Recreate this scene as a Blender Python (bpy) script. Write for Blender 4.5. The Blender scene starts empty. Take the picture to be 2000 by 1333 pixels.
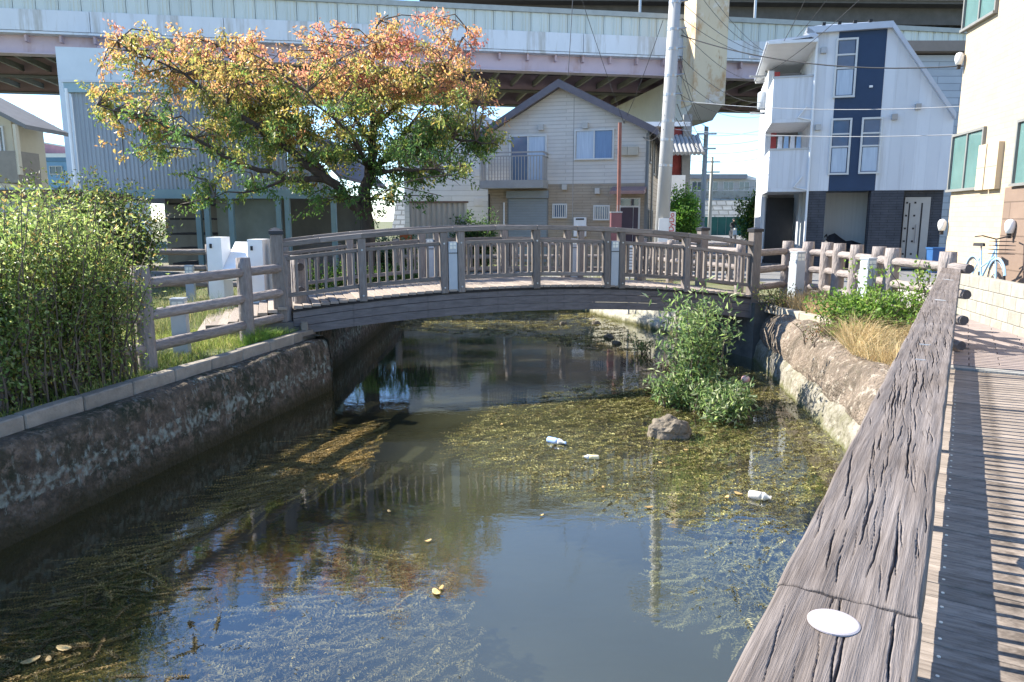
import bpy, math, random
import numpy as np
from mathutils import Vector, Matrix
random.seed(7); rng = np.random.default_rng(7)
S = bpy.context.scene
col = S.collection
R = math.radians
# ---------------------------------------------------------------- camera
F = 1420.0; HOR = 430.0; CZ = 1.65
TP = (666.5 - HOR) / F; PITCH = math.atan(TP); CP, SP = math.cos(PITCH), math.sin(PITCH)
cam = bpy.data.cameras.new('camera'); co = bpy.data.objects.new('camera', cam); col.objects.link(co)
cam.sensor_width = 36.0; cam.lens = F / 2000 * 36; cam.clip_end = 3000; cam.clip_start = 0.05
co.location = (0, 0, CZ); co.rotation_euler = (math.pi / 2 - PITCH, 0, 0)
S.camera = co
# ---------------------------------------------------------------- sky and sun (sun on the left, a little in front)
SUN_AZ = R(23.5); SUN_EL = R(38)
tosun = Vector((-math.cos(SUN_AZ) * math.cos(SUN_EL), math.sin(SUN_AZ) * math.cos(SUN_EL), math.sin(SUN_EL)))
w = bpy.data.worlds.new('World'); S.world = w; w.use_nodes = True
nt = w.node_tree; nt.nodes.clear()
sky = nt.nodes.new('ShaderNodeTexSky'); sky.sky_type = 'NISHITA'; sky.sun_disc = False
sky.sun_elevation = SUN_EL; sky.sun_rotation = math.atan2(tosun.x, tosun.y)
sky.air_density = 1.1; sky.dust_density = 0.0; sky.ozone_density = 6.5; sky.altitude = 800
bg = nt.nodes.new('ShaderNodeBackground'); bg.inputs[1].default_value = 0.12
out = nt.nodes.new('ShaderNodeOutputWorld')
nt.links.new(sky.outputs[0], bg.inputs[0]); nt.links.new(bg.outputs[0], out.inputs[0])
sl = bpy.data.lights.new('sun', 'SUN'); sl.energy = 4.4; sl.angle = R(0.53); sl.color = (1, .94, .83)
so = bpy.data.objects.new('sun', sl); col.objects.link(so)
so.rotation_euler = tosun.to_track_quat('Z', 'Y').to_euler(); so.location = tosun * 60
S.view_settings.view_transform = 'Standard'; S.view_settings.look = 'None'
S.view_settings.exposure = 1.7; S.view_settings.gamma = 1
# ---------------------------------------------------------------- pixel -> place helpers (2000 x 1333 photograph)
def ray(x, y):
    u = (x - 1000) / F; v = (666.5 - y) / F
    return u, CP + v * SP, -SP + v * CP
def gp(x, y, z=0.0):
    a, b, c = ray(x, y); t = (z - CZ) / c
    return Vector((a * t, b * t, z))
def dp(x, y, Y):
    a, b, c = ray(x, y); t = Y / b
    return Vector((a * t, Y, CZ + c * t))
def wp(x, y, A, D):                       # on the vertical plane through A with ground direction D
    a, b, c = ray(x, y); nx, ny = D[1], -D[0]
    t = (A[0] * nx + A[1] * ny) / (a * nx + b * ny)
    return Vector((a * t, b * t, CZ + c * t))
# ---------------------------------------------------------------- object helpers
WM = {}
def reg(o, parent, wm):
    col.objects.link(o)
    if parent is not None:
        o.parent = parent; o.matrix_basis = WM[parent.name].inverted() @ wm
    else:
        o.matrix_basis = wm
    WM[o.name] = wm.copy(); return o
def tag(o, label=None, cat=None, group=None, kind=None):
    if label: o['label'] = label
    if cat: o['category'] = cat
    if group: o['group'] = group
    if kind: o['kind'] = kind
    return o
def thing(name, loc, label, cat, group=None):
    o = bpy.data.objects.new(name, None); o.empty_display_size = .2
    return tag(reg(o, None, Matrix.Translation(Vector(loc))), label, cat, group)
def npmesh(name, v, f):
    v = np.asarray(v, np.float32); f = np.asarray(f, np.int32)
    me = bpy.data.meshes.new(name); k = f.shape[1]
    me.vertices.add(len(v)); me.vertices.foreach_set('co', v.ravel())
    me.loops.add(f.size); me.loops.foreach_set('vertex_index', f.ravel())
    me.polygons.add(len(f)); me.polygons.foreach_set('loop_start', np.arange(0, f.size, k, dtype=np.int32))
    me.update(calc_edges=True); return me
class MB:
    def __init__(s): s.v = []; s.f = []
    def add(s, vs, fs):
        n = len(s.v); s.v += [tuple(q) for q in vs]; s.f += [tuple(n + i for i in q) for q in fs]; return s
    def box(s, c, size, rz=0.0):
        c = Vector(c); x, y, z = [q / 2 for q in size]; m = Matrix.Rotation(rz, 3, 'Z')
        vs = [c + m @ Vector((a * x, b * y, d * z)) for d in (-1, 1) for a, b in ((-1, -1), (1, -1), (1, 1), (-1, 1))]
        return s.add(vs, [(3, 2, 1, 0), (4, 5, 6, 7), (0, 1, 5, 4), (1, 2, 6, 5), (2, 3, 7, 6), (3, 0, 4, 7)])
    def hexa(s, lo, hi):                   # two loops of four points
        return s.add(list(lo) + list(hi), [(3, 2, 1, 0), (4, 5, 6, 7), (0, 1, 5, 4), (1, 2, 6, 5), (2, 3, 7, 6), (3, 0, 4, 7)])
    def prism(s, poly, off):               # polygon points extruded by a vector
        n = len(poly); off = Vector(off); a = [Vector(q) for q in poly]
        return s.add(a + [q + off for q in a], [tuple(range(n))[::-1], tuple(range(n, 2 * n))] + [(i, (i + 1) % n, n + (i + 1) % n, n + i) for i in range(n)])
    def tube(s, pts, rad, n=8, caps=True):
        pts = [Vector(q) for q in pts]; k = len(pts)
        if not hasattr(rad, '__len__'): rad = [rad] * k
        base = len(s.v); prev = None
        for i, q in enumerate(pts):
            d = (pts[min(i + 1, k - 1)] - pts[max(i - 1, 0)]).normalized()
            if prev is None:
                a = d.cross(Vector((0, 0, 1)) if abs(d.z) < .9 else Vector((1, 0, 0))).normalized()
            else:
                a = (prev - d * prev.dot(d)).normalized()
            prev = a; b = d.cross(a)
            for j in range(n):
                t = 2 * math.pi * j / n
                s.v.append(tuple(q + (a * math.cos(t) + b * math.sin(t)) * rad[i]))
        for i in range(k - 1):
            for j in range(n):
                s.f.append((base + i * n + j, base + i * n + (j + 1) % n, base + (i + 1) * n + (j + 1) % n, base + (i + 1) * n + j))
        if caps:
            s.f.append(tuple(base + j for j in range(n))[::-1]); s.f.append(tuple(base + (k - 1) * n + j for j in range(n)))
        return s
    def build(s, name, mat, parent=None, smooth=False, org=None):
        v = np.array(s.v, float)
        if org is None:
            lo, hi = v.min(0), v.max(0); org = Vector(((lo[0] + hi[0]) / 2, (lo[1] + hi[1]) / 2, lo[2]))
        org = Vector(org)
        me = bpy.data.meshes.new(name); me.from_pydata([tuple(q) for q in v - np.array(org)], [], s.f); me.update()
        if smooth: me.polygons.foreach_set('use_smooth', [True] * len(me.polygons))
        me.materials.append(mat); o = bpy.data.objects.new(name, me)
        return reg(o, parent, Matrix.Translation(org))
_bars = {}
def barmesh(L, w_, h, ch, mat):
    key = (round(L, 3), round(w_, 3), round(h, 3), mat.name)
    if key in _bars: return _bars[key]
    hx, hy, hz = L / 2, w_ / 2, h / 2; c = min(ch, hx * .4, hy * .4, hz * .4); vs = []; idx = {}
    for sx in (-1, 1):
        for sy in (-1, 1):
            for sz in (-1, 1):
                for a, p in enumerate(((hx, hy - c, hz - c), (hx - c, hy, hz - c), (hx - c, hy - c, hz))):
                    idx[sx, sy, sz, a] = len(vs); vs.append((sx * p[0], sy * p[1], sz * p[2]))
    fs = []
    sg = (-1, 1)
    for s1 in sg:
        fs.append([idx[s1, a, b, 0] for a, b in ((-1, -1), (1, -1), (1, 1), (-1, 1))])
        fs.append([idx[a, s1, b, 1] for a, b in ((-1, -1), (1, -1), (1, 1), (-1, 1))])
        fs.append([idx[a, b, s1, 2] for a, b in ((-1, -1), (1, -1), (1, 1), (-1, 1))])
        for s2 in sg:
            fs.append([idx[s1, s2, -1, 0], idx[s1, s2, 1, 0], idx[s1, s2, 1, 1], idx[s1, s2, -1, 1]])
            fs.append([idx[s1, -1, s2, 0], idx[s1, 1, s2, 0], idx[s1, 1, s2, 2], idx[s1, -1, s2, 2]])
            fs.append([idx[-1, s1, s2, 1], idx[1, s1, s2, 1], idx[1, s1, s2, 2], idx[-1, s1, s2, 2]])
            for s3 in sg: fs.append([idx[s1, s2, s3, a] for a in range(3)])
    V = [Vector(q) for q in vs]; ff = []
    for f in fs:
        ce = sum((V[i] for i in f), Vector()) / len(f); n = (V[f[1]] - V[f[0]]).cross(V[f[2]] - V[f[0]])
        ff.append(f if n.dot(ce) > 0 else f[::-1])
    me = bpy.data.meshes.new('bar'); me.from_pydata(vs, [], ff); me.update(); me.materials.append(mat)
    _bars[key] = me; return me
def bar(name, parent, mat, p0, p1, w_, h, ch=.006, up=(0, 0, 1)):
    p0, p1 = Vector(p0), Vector(p1); x = (p1 - p0); L = x.length; x = x / L
    z = Vector(up); z = z - x * z.dot(x)
    if z.length < 1e-4: z = Vector((0, 1, 0)) - x * x.y
    z.normalize(); y = z.cross(x)
    m = Matrix((x, y, z)).transposed().to_4x4(); m.translation = (p0 + p1) / 2
    return reg(bpy.data.objects.new(name, barmesh(L, w_, h, ch, mat)), parent, m)
def put(name, me, parent, m):
    return reg(bpy.data.objects.new(name, me), parent, m)
# ---------------------------------------------------------------- materials
def lin(c):                                # sRGB 0-255 -> linear
    return tuple(((q / 255) / 12.92 if q / 255 <= .04045 else ((q / 255 + .055) / 1.055) ** 2.4) for q in c)
def mx(n, a, b, t): return tuple(a[i] * (1 - t) + b[i] * t for i in range(3))
M = {}
def nmat(name, c1, c2=None, scale=6, stretch=(1, 1, 1), rough=.75, bump=0, bscale=None, spec=.3, rand=.0, metal=0,
         stain=None, wet=None, band=None, detail=6, distort=0.0, brick=None):
    if name in M: return M[name]
    m = bpy.data.materials.new(name); m.use_nodes = True; nt = m.node_tree; N = nt.nodes; L = nt.links
    b = N['Principled BSDF']; b.inputs['Roughness'].default_value = rough
    b.inputs['Specular IOR Level'].default_value = spec; b.inputs['Metallic'].default_value = metal
    if c2 is None: c2 = tuple(q * .8 for q in c1)
    tc = N.new('ShaderNodeTexCoord'); oi = N.new('ShaderNodeObjectInfo')
    off = N.new('ShaderNodeVectorMath'); off.operation = 'MULTIPLY_ADD'
    mul = N.new('ShaderNodeMath'); mul.operation = 'MULTIPLY'; mul.inputs[1].default_value = 37.0
    L.new(oi.outputs['Random'], mul.inputs[0])
    cx = N.new('ShaderNodeCombineXYZ'); [L.new(mul.outputs[0], cx.inputs[i]) for i in range(3)]
    off.inputs[1].default_value = stretch
    L.new(tc.outputs['Object'], off.inputs[0]); L.new(cx.outputs[0], off.inputs[2])
    nz = N.new('ShaderNodeTexNoise'); nz.inputs['Scale'].default_value = scale; nz.inputs['Detail'].default_value = detail
    nz.inputs['Roughness'].default_value = .65; nz.inputs['Distortion'].default_value = distort
    L.new(off.outputs[0], nz.inputs['Vector'])
    cr = N.new('ShaderNodeValToRGB'); e = cr.color_ramp.elements
    e[0].position = .3; e[1].position = .7; e[0].color = (*c2, 1); e[1].color = (*c1, 1)
    L.new(nz.outputs['Fac'], cr.inputs[0]); colr = cr.outputs[0]
    def mixc(fac, a, bcol, mode='MIX'):
        q = N.new('ShaderNodeMix'); q.data_type = 'RGBA'; q.blend_type = mode
        if hasattr(fac, 'default_value'): L.new(fac, q.inputs[0])
        else: q.inputs[0].default_value = fac
        L.new(a, q.inputs[6])
        if hasattr(bcol, 'default_value'): L.new(bcol, q.inputs[7])
        else: q.inputs[7].default_value = (*bcol, 1)
        return q.outputs[2]
    if stain:                              # (colour, scale, lo, hi[, stretch])
        for st in (stain if isinstance(stain, list) else [stain]):
            n2 = N.new('ShaderNodeTexNoise'); n2.inputs['Scale'].default_value = st[1]; n2.inputs['Detail'].default_value = 5
            n2.inputs['Roughness'].default_value = .7
            if len(st) > 4:
                mm = N.new('ShaderNodeVectorMath'); mm.operation = 'MULTIPLY'; mm.inputs[1].default_value = st[4]
                L.new(tc.outputs['Object'], mm.inputs[0]); L.new(mm.outputs[0], n2.inputs['Vector'])
            else: L.new(tc.outputs['Object'], n2.inputs['Vector'])
            mr = N.new('ShaderNodeMapRange'); mr.inputs[1].default_value = st[2]; mr.inputs[2].default_value = st[3]
            L.new(n2.outputs['Fac'], mr.inputs[0]); colr = mixc(mr.outputs[0], colr, st[0])
    if wet:                                # (colour, world z lo, world z hi): water-line band with a ragged edge
        ge = N.new('ShaderNodeNewGeometry'); sx = N.new('ShaderNodeSeparateXYZ'); L.new(ge.outputs['Position'], sx.inputs[0])
        ad = N.new('ShaderNodeMath'); ad.operation = 'MULTIPLY_ADD'; ad.inputs[1].default_value = .25
        L.new(nz.outputs['Fac'], ad.inputs[0]); L.new(sx.outputs[2], ad.inputs[2])
        mr = N.new('ShaderNodeMapRange'); mr.inputs[1].default_value = wet[2] + .125; mr.inputs[2].default_value = wet[1] + .125
        L.new(ad.outputs[0], mr.inputs[0]); colr = mixc(mr.outputs[0], colr, wet[0])
    if band:                               # (colour, z lo, z hi, noise scale, thr): lichen line at one height
        ge = N.new('ShaderNodeNewGeometry'); sx = N.new('ShaderNodeSeparateXYZ'); L.new(ge.outputs['Position'], sx.inputs[0])
        ad = N.new('ShaderNodeMath'); ad.operation = 'MULTIPLY_ADD'; ad.inputs[1].default_value = .3; L.new(nz.outputs['Fac'], ad.inputs[0]); L.new(sx.outputs[2], ad.inputs[2])
        pk = N.new('ShaderNodeMath'); pk.operation = 'COMPARE'; pk.inputs[1].default_value = (band[1] + band[2]) / 2 + .15; pk.inputs[2].default_value = (band[2] - band[1]) / 2; L.new(ad.outputs[0], pk.inputs[0])
        n4 = N.new('ShaderNodeTexNoise'); n4.inputs['Scale'].default_value = band[3]; n4.inputs['Detail'].default_value = 6; L.new(tc.outputs['Object'], n4.inputs['Vector'])
        mr = N.new('ShaderNodeMapRange'); mr.inputs[1].default_value = band[4]; mr.inputs[2].default_value = band[4] + .22; L.new(n4.outputs['Fac'], mr.inputs[0])
        mu = N.new('ShaderNodeMath'); mu.operation = 'MULTIPLY'; L.new(pk.outputs[0], mu.inputs[0]); L.new(mr.outputs[0], mu.inputs[1]); colr = mixc(mu.outputs[0], colr, band[0])
    hgt = nz.outputs['Fac']
    if brick:                              # (w, h, mortar colour, axis map 'xz' or 'yz')
        bt = N.new('ShaderNodeTexBrick'); bt.inputs['Scale'].default_value = 1; bt.inputs['Brick Width'].default_value = brick[0]
        bt.inputs['Row Height'].default_value = brick[1]; bt.inputs['Mortar Size'].default_value = brick[4] if len(brick) > 4 else .006
        bt.inputs['Color1'].default_value = (1, 1, 1, 1); bt.inputs['Color2'].default_value = (.9, .9, .9, 1); bt.inputs['Mortar'].default_value = (*brick[2], 1)
        sp_ = N.new('ShaderNodeSeparateXYZ'); L.new(tc.outputs['Object'], sp_.inputs[0]); c3 = N.new('ShaderNodeCombineXYZ')
        if brick[3] == 'xz':
            L.new(sp_.outputs[0], c3.inputs[0]); L.new(sp_.outputs[2], c3.inputs[1])
        elif brick[3] == 'yz':
            L.new(sp_.outputs[1], c3.inputs[0]); L.new(sp_.outputs[2], c3.inputs[1])
        else:
            L.new(sp_.outputs[0], c3.inputs[0]); L.new(sp_.outputs[1], c3.inputs[1])
        L.new(c3.outputs[0], bt.inputs['Vector']); colr = mixc(1.0, colr, bt.outputs['Color'], 'MULTIPLY'); 
        bb = N.new('ShaderNodeBump'); bb.invert = True; bb.inputs['Distance'].default_value = .01; bb.inputs['Strength'].default_value = .6
        L.new(bt.outputs['Fac'], bb.inputs['Height'])
    if rand:
        hs = N.new('ShaderNodeHueSaturation'); mr = N.new('ShaderNodeMapRange')
        mr.inputs[3].default_value = 1 - rand; mr.inputs[4].default_value = 1 + rand
        L.new(oi.outputs['Random'], mr.inputs[0]); L.new(mr.outputs[0], hs.inputs['Value']); L.new(colr, hs.inputs['Color']); colr = hs.outputs[0]
    L.new(colr, b.inputs['Base Color'])
    if bump:
        bp = N.new('ShaderNodeBump'); bp.inputs['Strength'].default_value = .9; bp.inputs['Distance'].default_value = bump
        if bscale:
            n3 = N.new('ShaderNodeTexNoise'); n3.inputs['Scale'].default_value = bscale; n3.inputs['Detail'].default_value = 5
            L.new(off.outputs[0], n3.inputs['Vector']); hgt = n3.outputs['Fac']
        L.new(hgt, bp.inputs['Height'])
        if brick: L.new(bb.outputs[0], bp.inputs['Normal'])
        L.new(bp.outputs[0], b.inputs['Normal'])
    elif brick: L.new(bb.outputs[0], b.inputs['Normal'])
    M[name] = m; return m
def leafmat(name, trans=.35, rough=.45, spec=.35):
    m = bpy.data.materials.new(name); m.use_nodes = True; nt = m.node_tree; N = nt.nodes; L = nt.links
    b = N['Principled BSDF']; b.inputs['Roughness'].default_value = rough; b.inputs['Specular IOR Level'].default_value = spec
    at = N.new('ShaderNodeAttribute'); at.attribute_name = 'leafcol'
    L.new(at.outputs['Color'], b.inputs['Base Color'])
    tr = N.new('ShaderNodeBsdfTranslucent'); hs = N.new('ShaderNodeHueSaturation'); hs.inputs['Value'].default_value = 1.5
    L.new(at.outputs['Color'], hs.inputs['Color']); L.new(hs.outputs[0], tr.inputs[0])
    ms = N.new('ShaderNodeMixShader'); ms.inputs[0].default_value = trans
    L.new(b.outputs[0], ms.inputs[1]); L.new(tr.outputs[0], ms.inputs[2]); L.new(ms.outputs[0], N['Material Output'].inputs[0])
    M[name] = m; return m
leafmat('leaf', .5); leafmat('grass', .3, .6, .2); leafmat('weed', .1, .65, .2)
def unit(a): return a / np.maximum(np.linalg.norm(a, axis=-1, keepdims=True), 1e-6)
def leaf_arrays(p, d, L_, W_, c, fold=.25, up=None):
    """p base points, d directions (n,3), L_ W_ sizes (n,), c colours (n,3) -> verts, tris, colours"""
    n = len(p); d = unit(d)
    r = rng.normal(size=(n, 3)) if up is None else np.tile(np.array(up, float), (n, 1)) + rng.normal(size=(n, 3)) * .35
    s = unit(np.cross(d, r)); q = np.cross(s, d)
    L_ = L_[:, None]; W_ = W_[:, None]
    mid = p + d * L_ * .45 + q * L_ * .06
    v = np.stack([p, mid + s * W_ * .5 + q * W_ * fold, p + d * L_ - q * L_ * .08, mid - s * W_ * .5 + q * W_ * fold], 1).reshape(-1, 3)
    b = np.arange(n)[:, None] * 4
    f = np.concatenate([b + [0, 1, 2], b + [0, 2, 3]])
    return v, f, np.repeat(c, 4, 0)
def folio(name, arrs, mat, parent=None, org=(0, 0, 0)):
    vs, fs, cs = [], [], []; k = 0
    for v, f, c in arrs: vs.append(v); fs.append(f + k); cs.append(c); k += len(v)
    v = np.concatenate(vs) - np.array(org, float); c = np.concatenate(cs)
    me = npmesh(name, v, np.concatenate(fs))
    a = me.color_attributes.new('leafcol', 'FLOAT_COLOR', 'POINT')
    a.data.foreach_set('color', np.concatenate([c, np.ones((len(c), 1))], 1).astype(np.float32).ravel())
    me.materials.append(mat); return reg(bpy.data.objects.new(name, me), parent, Matrix.Translation(Vector(org)))
def blades(p, h, lean, wdt, c, az=None):
    """grass blades: base points, heights, lean vectors (n,2); two-segment ribbon of 3 tris"""
    n = len(p); a = rng.uniform(0, 6.283, n) if az is None else az
    s = np.stack([np.cos(a), np.sin(a), np.zeros(n)], 1) * wdt[:, None] / 2
    l3 = np.concatenate([lean, np.zeros((n, 1))], 1); up = np.zeros((n, 3)); up[:, 2] = 1
    m = p + up * h[:, None] * .6 + l3 * .35; t = p + up * h[:, None] * (1 - .25 * np.minimum(np.linalg.norm(lean, axis=1) / np.maximum(h, .01), 1.5))[:, None] + l3
    v = np.stack([p - s, p + s, m - s * .7, m + s * .7, t], 1).reshape(-1, 3)
    b = np.arange(n)[:, None] * 5
    f = np.concatenate([b + [0, 1, 3], b + [0, 3, 2], b + [2, 3, 4]])
    return v, f, np.repeat(c, 5, 0)
def vary(base, n, amt=.18):
    base = np.array(base, float)
    return np.clip(base[None] * (1 + rng.normal(size=(n, 1)) * amt) * (1 + rng.normal(size=(n, 3)) * amt * .35), .003, 1)
def pick(palette, w_, n, amt=.18):
    pal = np.array(palette, float); i = rng.choice(len(pal), n, p=np.array(w_) / sum(w_))
    return np.clip(pal[i] * (1 + rng.normal(size=(n, 1)) * amt), .003, 1)
# palette of built materials
nmat('wood', (.245, .212, .19), (.125, .107, .096), 5, (1.2, 14, 14), .85, .004, 7, rand=.22)
nmat('woodpale', (.36, .30, .25), (.24, .195, .16), 5, (1.2, 14, 14), .85, .002, rand=.2)
nmat('log', (.31, .27, .25), (.18, .155, .145), 9, (1, 3.5, 3.5), .85, .03, 9, rand=.12)
nmat('logend', (.12, .105, .10), (.07, .06, .06), 20, rough=.9, bump=.004)
nmat('cap', (.03, .033, .04), (.02, .02, .022), 8, rough=.5)
nmat('lampgrey', (.40, .43, .46), (.34, .37, .40), 4, rough=.5, rand=.05)
nmat('lampglass', (.75, .74, .66), (.6, .6, .55), 8, rough=.25, spec=.5)
nmat('white', (.78, .78, .77), (.70, .70, .69), 3, rough=.6)
nmat('metal', (.42, .43, .44), (.34, .35, .36), 5, rough=.4, metal=.6)
nmat('dark', (.03, .03, .032), (.02, .02, .022), 5, rough=.6)
nmat('soil', (.16, .125, .085), (.09, .07, .05), 6, rough=.95, bump=.03, bscale=14)
# ================================================================ the setting: ground, water, canal walls
from mathutils import noise as mn
from mathutils.geometry import tessellate_polygon
WZ = -0.8
def lwx(Y): return -3.85 + (Y - 5.14) * .2306          # left canal wall, water line
LEFT = [(lwx(-40) - .33, -40), (lwx(-4) - .33, -4), (-2.63 - .33, 10.5), (-3.3, 10.75), (-3.3, 20.0)]
RIGHT = [(2.35, 20.0), (2.7, 18.8), (3.85, 15.84), (4.5, 14.0), (6.1, 13.2), (6.0, 10.2), (5.6, 7.72), (5.1, 4), (4.4, 0), (1, -40)]
poly = [(-700, -40)] + LEFT + RIGHT + [(700, -40), (700, 900), (-700, 900)]
tris = tessellate_polygon([[Vector((a, b, 0)) for a, b in poly]])
nmat('groundmat', (.21, .19, .12), (.12, .115, .06), 1.2, rough=.95, bump=.02, bscale=20, stain=((.10, .13, .035), .35, .45, .62))
g = MB(); g.v = [(a, b, 0) for a, b in poly]; g.f = [tuple(t) for t in tris]
go = g.build('ground', M['groundmat'], org=(0, 0, 0)); tag(go, kind='structure')
for p in go.data.polygons:
    if p.normal.z < 0: p.flip()
# canal bed
nmat('mud', (.016, .017, .010), (.010, .010, .006), 2, rough=.95)
b_ = MB(); b_.add([(-16, -40, -1.35), (5.2, -40, -1.35), (5.2, 21, -1.35), (-16, 21, -1.35)], [(0, 1, 2, 3)])
tag(b_.build('canal_bed', M['mud'], org=(0, 0, -1.35)), kind='structure')
# water: fresnel reflection over a turbid, half see-through body
wm_ = bpy.data.materials.new('water'); wm_.use_nodes = True; nt = wm_.node_tree; N = nt.nodes; L = nt.links; N.remove(N['Principled BSDF'])
tc = N.new('ShaderNodeTexCoord')
def noi(sc, st=(1, 1, 1), det=3):
    mp = N.new('ShaderNodeVectorMath'); mp.operation = 'MULTIPLY'; mp.inputs[1].default_value = st
    L.new(tc.outputs['Object'], mp.inputs[0]); q = N.new('ShaderNodeTexNoise'); q.inputs['Scale'].default_value = sc; q.inputs['Detail'].default_value = det
    L.new(mp.outputs[0], q.inputs['Vector']); return q.outputs['Fac']
bp1 = N.new('ShaderNodeBump'); bp1.inputs['Distance'].default_value = .010; bp1.inputs['Strength'].default_value = .16
bp2 = N.new('ShaderNodeBump'); bp2.inputs['Distance'].default_value = .0035; bp2.inputs['Strength'].default_value = .20
L.new(noi(1.7, (1, 1.6, 1)), bp1.inputs['Height']); L.new(noi(11, (.8, 1.5, 1)), bp2.inputs['Height']); L.new(bp1.outputs[0], bp2.inputs['Normal'])
fr = N.new('ShaderNodeFresnel'); fr.inputs[0].default_value = 1.9; L.new(bp2.outputs[0], fr.inputs['Normal'])
gl = N.new('ShaderNodeBsdfGlossy'); gl.inputs['Roughness'].default_value = .015; gl.inputs['Color'].default_value = (1, 1, 1, 1); L.new(bp2.outputs[0], gl.inputs['Normal'])
df = N.new('ShaderNodeBsdfDiffuse'); cr = N.new('ShaderNodeValToRGB'); e = cr.color_ramp.elements
e[0].position = .35; e[0].color = (.115, .12, .066, 1); e[1].position = .7; e[1].color = (.16, .165, .10, 1); L.new(noi(.5), cr.inputs[0]); L.new(cr.outputs[0], df.inputs[0])
tr = N.new('ShaderNodeBsdfTransparent'); tr.inputs[0].default_value = (.80, .82, .66, 1)
# silt plume drifting along the middle of the canal: clear at the sides, turbid in the middle
sxy = N.new('ShaderNodeSeparateXYZ'); L.new(tc.outputs['Object'], sxy.inputs[0])
def mth(op, a, b, c=None):
    q = N.new('ShaderNodeMath'); q.operation = op
    for i, v in enumerate((a, b, c)):
        if v is None: continue
        if hasattr(v, 'default_value'): L.new(v, q.inputs[i])
        else: q.inputs[i].default_value = v
    return q.outputs[0]
pu = mth('ABSOLUTE', mth('ADD', mth('MULTIPLY_ADD', sxy.outputs[1], .10, sxy.outputs[0]), mth('MULTIPLY_ADD', noi(.7, (1, 1, 1), 4), 1.8, -1.75)), None)
plm = N.new('ShaderNodeMapRange'); plm.interpolation_type = 'SMOOTHSTEP'; plm.inputs[1].default_value = .45; plm.inputs[2].default_value = 1.7; plm.inputs[3].default_value = .26; plm.inputs[4].default_value = .05
L.new(pu, plm.inputs[0])
m1 = N.new('ShaderNodeMixShader'); L.new(plm.outputs[0], m1.inputs[0]); L.new(tr.outputs[0], m1.inputs[1]); L.new(df.outputs[0], m1.inputs[2])
gb = N.new('ShaderNodeNewGeometry'); ff_ = mth('MULTIPLY', fr.outputs[0], mth('SUBTRACT', 1.0, gb.outputs['Backfacing']))   # light leaving the water is let through
m2 = N.new('ShaderNodeMixShader'); L.new(ff_, m2.inputs[0]); L.new(m1.outputs[0], m2.inputs[1]); L.new(gl.outputs[0], m2.inputs[2])
L.new(m2.outputs[0], N['Material Output'].inputs[0])
wpoly = [(-17, -40), (6, -40), (6, 20.2), (-6, 20.2)]
wb = MB().add([(a, b, WZ) for a, b in wpoly], [(0, 1, 2, 3)])
tag(wb.build('water', wm_, org=(0, 0, WZ)), kind='structure')
# canal walls: lofts with rough relief
def resample(pts, step):
    out = []
    for (a, b) in zip(pts[:-1], pts[1:]):
        a, b = Vector(a), Vector(b); n = max(1, int((b - a).length / step))
        out += [a.lerp(b, i / n) for i in range(n)]
    return out + [Vector(pts[-1])]
def loft(name, path, prof, mat, amp, fr_, side, step=.12, seed=0.0, sharp=False):
    """path 2D water line, prof list of (outward offset, z, amp factor); outward = away from the water on 'side'"""
    pts = resample(path, step); v = []; f = []; k = len(prof)
    for i, p in enumerate(pts):
        t = (pts[min(i + 1, len(pts) - 1)] - pts[max(i - 1, 0)]).normalized(); n = Vector((-t.y, t.x)) * side
        for (o, z, am) in prof:
            if callable(z): z = z(p)
            if callable(o): o = o(p)
            q = Vector((p.x + n.x * o, p.y + n.y * o, z))
            d = mn.fractal(Vector((q.x * fr_ + seed, q.y * fr_, q.z * fr_ * 1.3)), 1.0, 2.0, 5) * amp * am
            v.append((q.x - n.x * d, q.y - n.y * d, q.z + d * .7))
    for i in range(len(pts) - 1):
        for j in range(k - 1):
            a = i * k + j
            f.append((a, a + 1, a + k + 1, a + k) if side > 0 else (a, a + k, a + k + 1, a + 1))
    mb = MB(); mb.v = v; mb.f = f
    return mb.build(name, mat, None, smooth=not sharp, org=(pts[len(pts) // 2].x, pts[len(pts) // 2].y, -1.3))
nmat('oldwall', (.135, .105, .075), (.045, .036, .027), 9, rough=.95, bump=.05, bscale=26,
     stain=[((.025, .03, .015), 1.6, .44, .62), ((.24, .26, .22), 9, .57, .68, (1, 1, .4)), ((.17, .13, .095), 11, .5, .62), ((.38, .40, .35), 17, .66, .72)], wet=((.05, .04, .018), -.74, -.58), band=((.27, .30, .25), -.52, -.36, 15, .47))
lp = [(-.02, -1.35, .5), (-.01, -1.0, .6), (0, -.8, .8), (0, -.7, 1), (.01, -.62, 1), (.015, -.52, 1), (.02, -.42, 1), (.03, -.32, 1), (.04, -.22, 1),
      (.05, -.14, 1), (.075, -.075, 1), (.12, -.05, 1), (.2, -.04, 1), (.28, -.05, .6), (.36, -.05, .2)]
wl = loft('canal_wall', [(lwx(-3), -3), (-2.63, 10.43)], lp, M['oldwall'], .022, 3.0, 1, .05)
tag(wl, 'dark mossy concrete canal wall below the left kerb and hedge', 'wall')
wl2 = loft('canal_wall', [(-2.63, 10.43), (-2.95, 10.75), (-2.95, 19.65)], [(0, -1.35, 1), (0, -.8, 1), (.02, -.4, 1), (.05, -.05, 1), (.12, .01, .5), (.4, .012, 0)], M['oldwall'], .03, 1.7, 1, .15, 3)
tag(wl2, 'dark concrete canal wall behind the arched bridge on the tree side', 'wall')
nmat('palewall', (.42, .40, .33), (.24, .22, .17), 4, rough=.95, bump=.03, bscale=18, stain=((.14, .15, .05), 2.2, .55, .7), wet=((.10, .095, .04), -.78, -.66))
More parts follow.
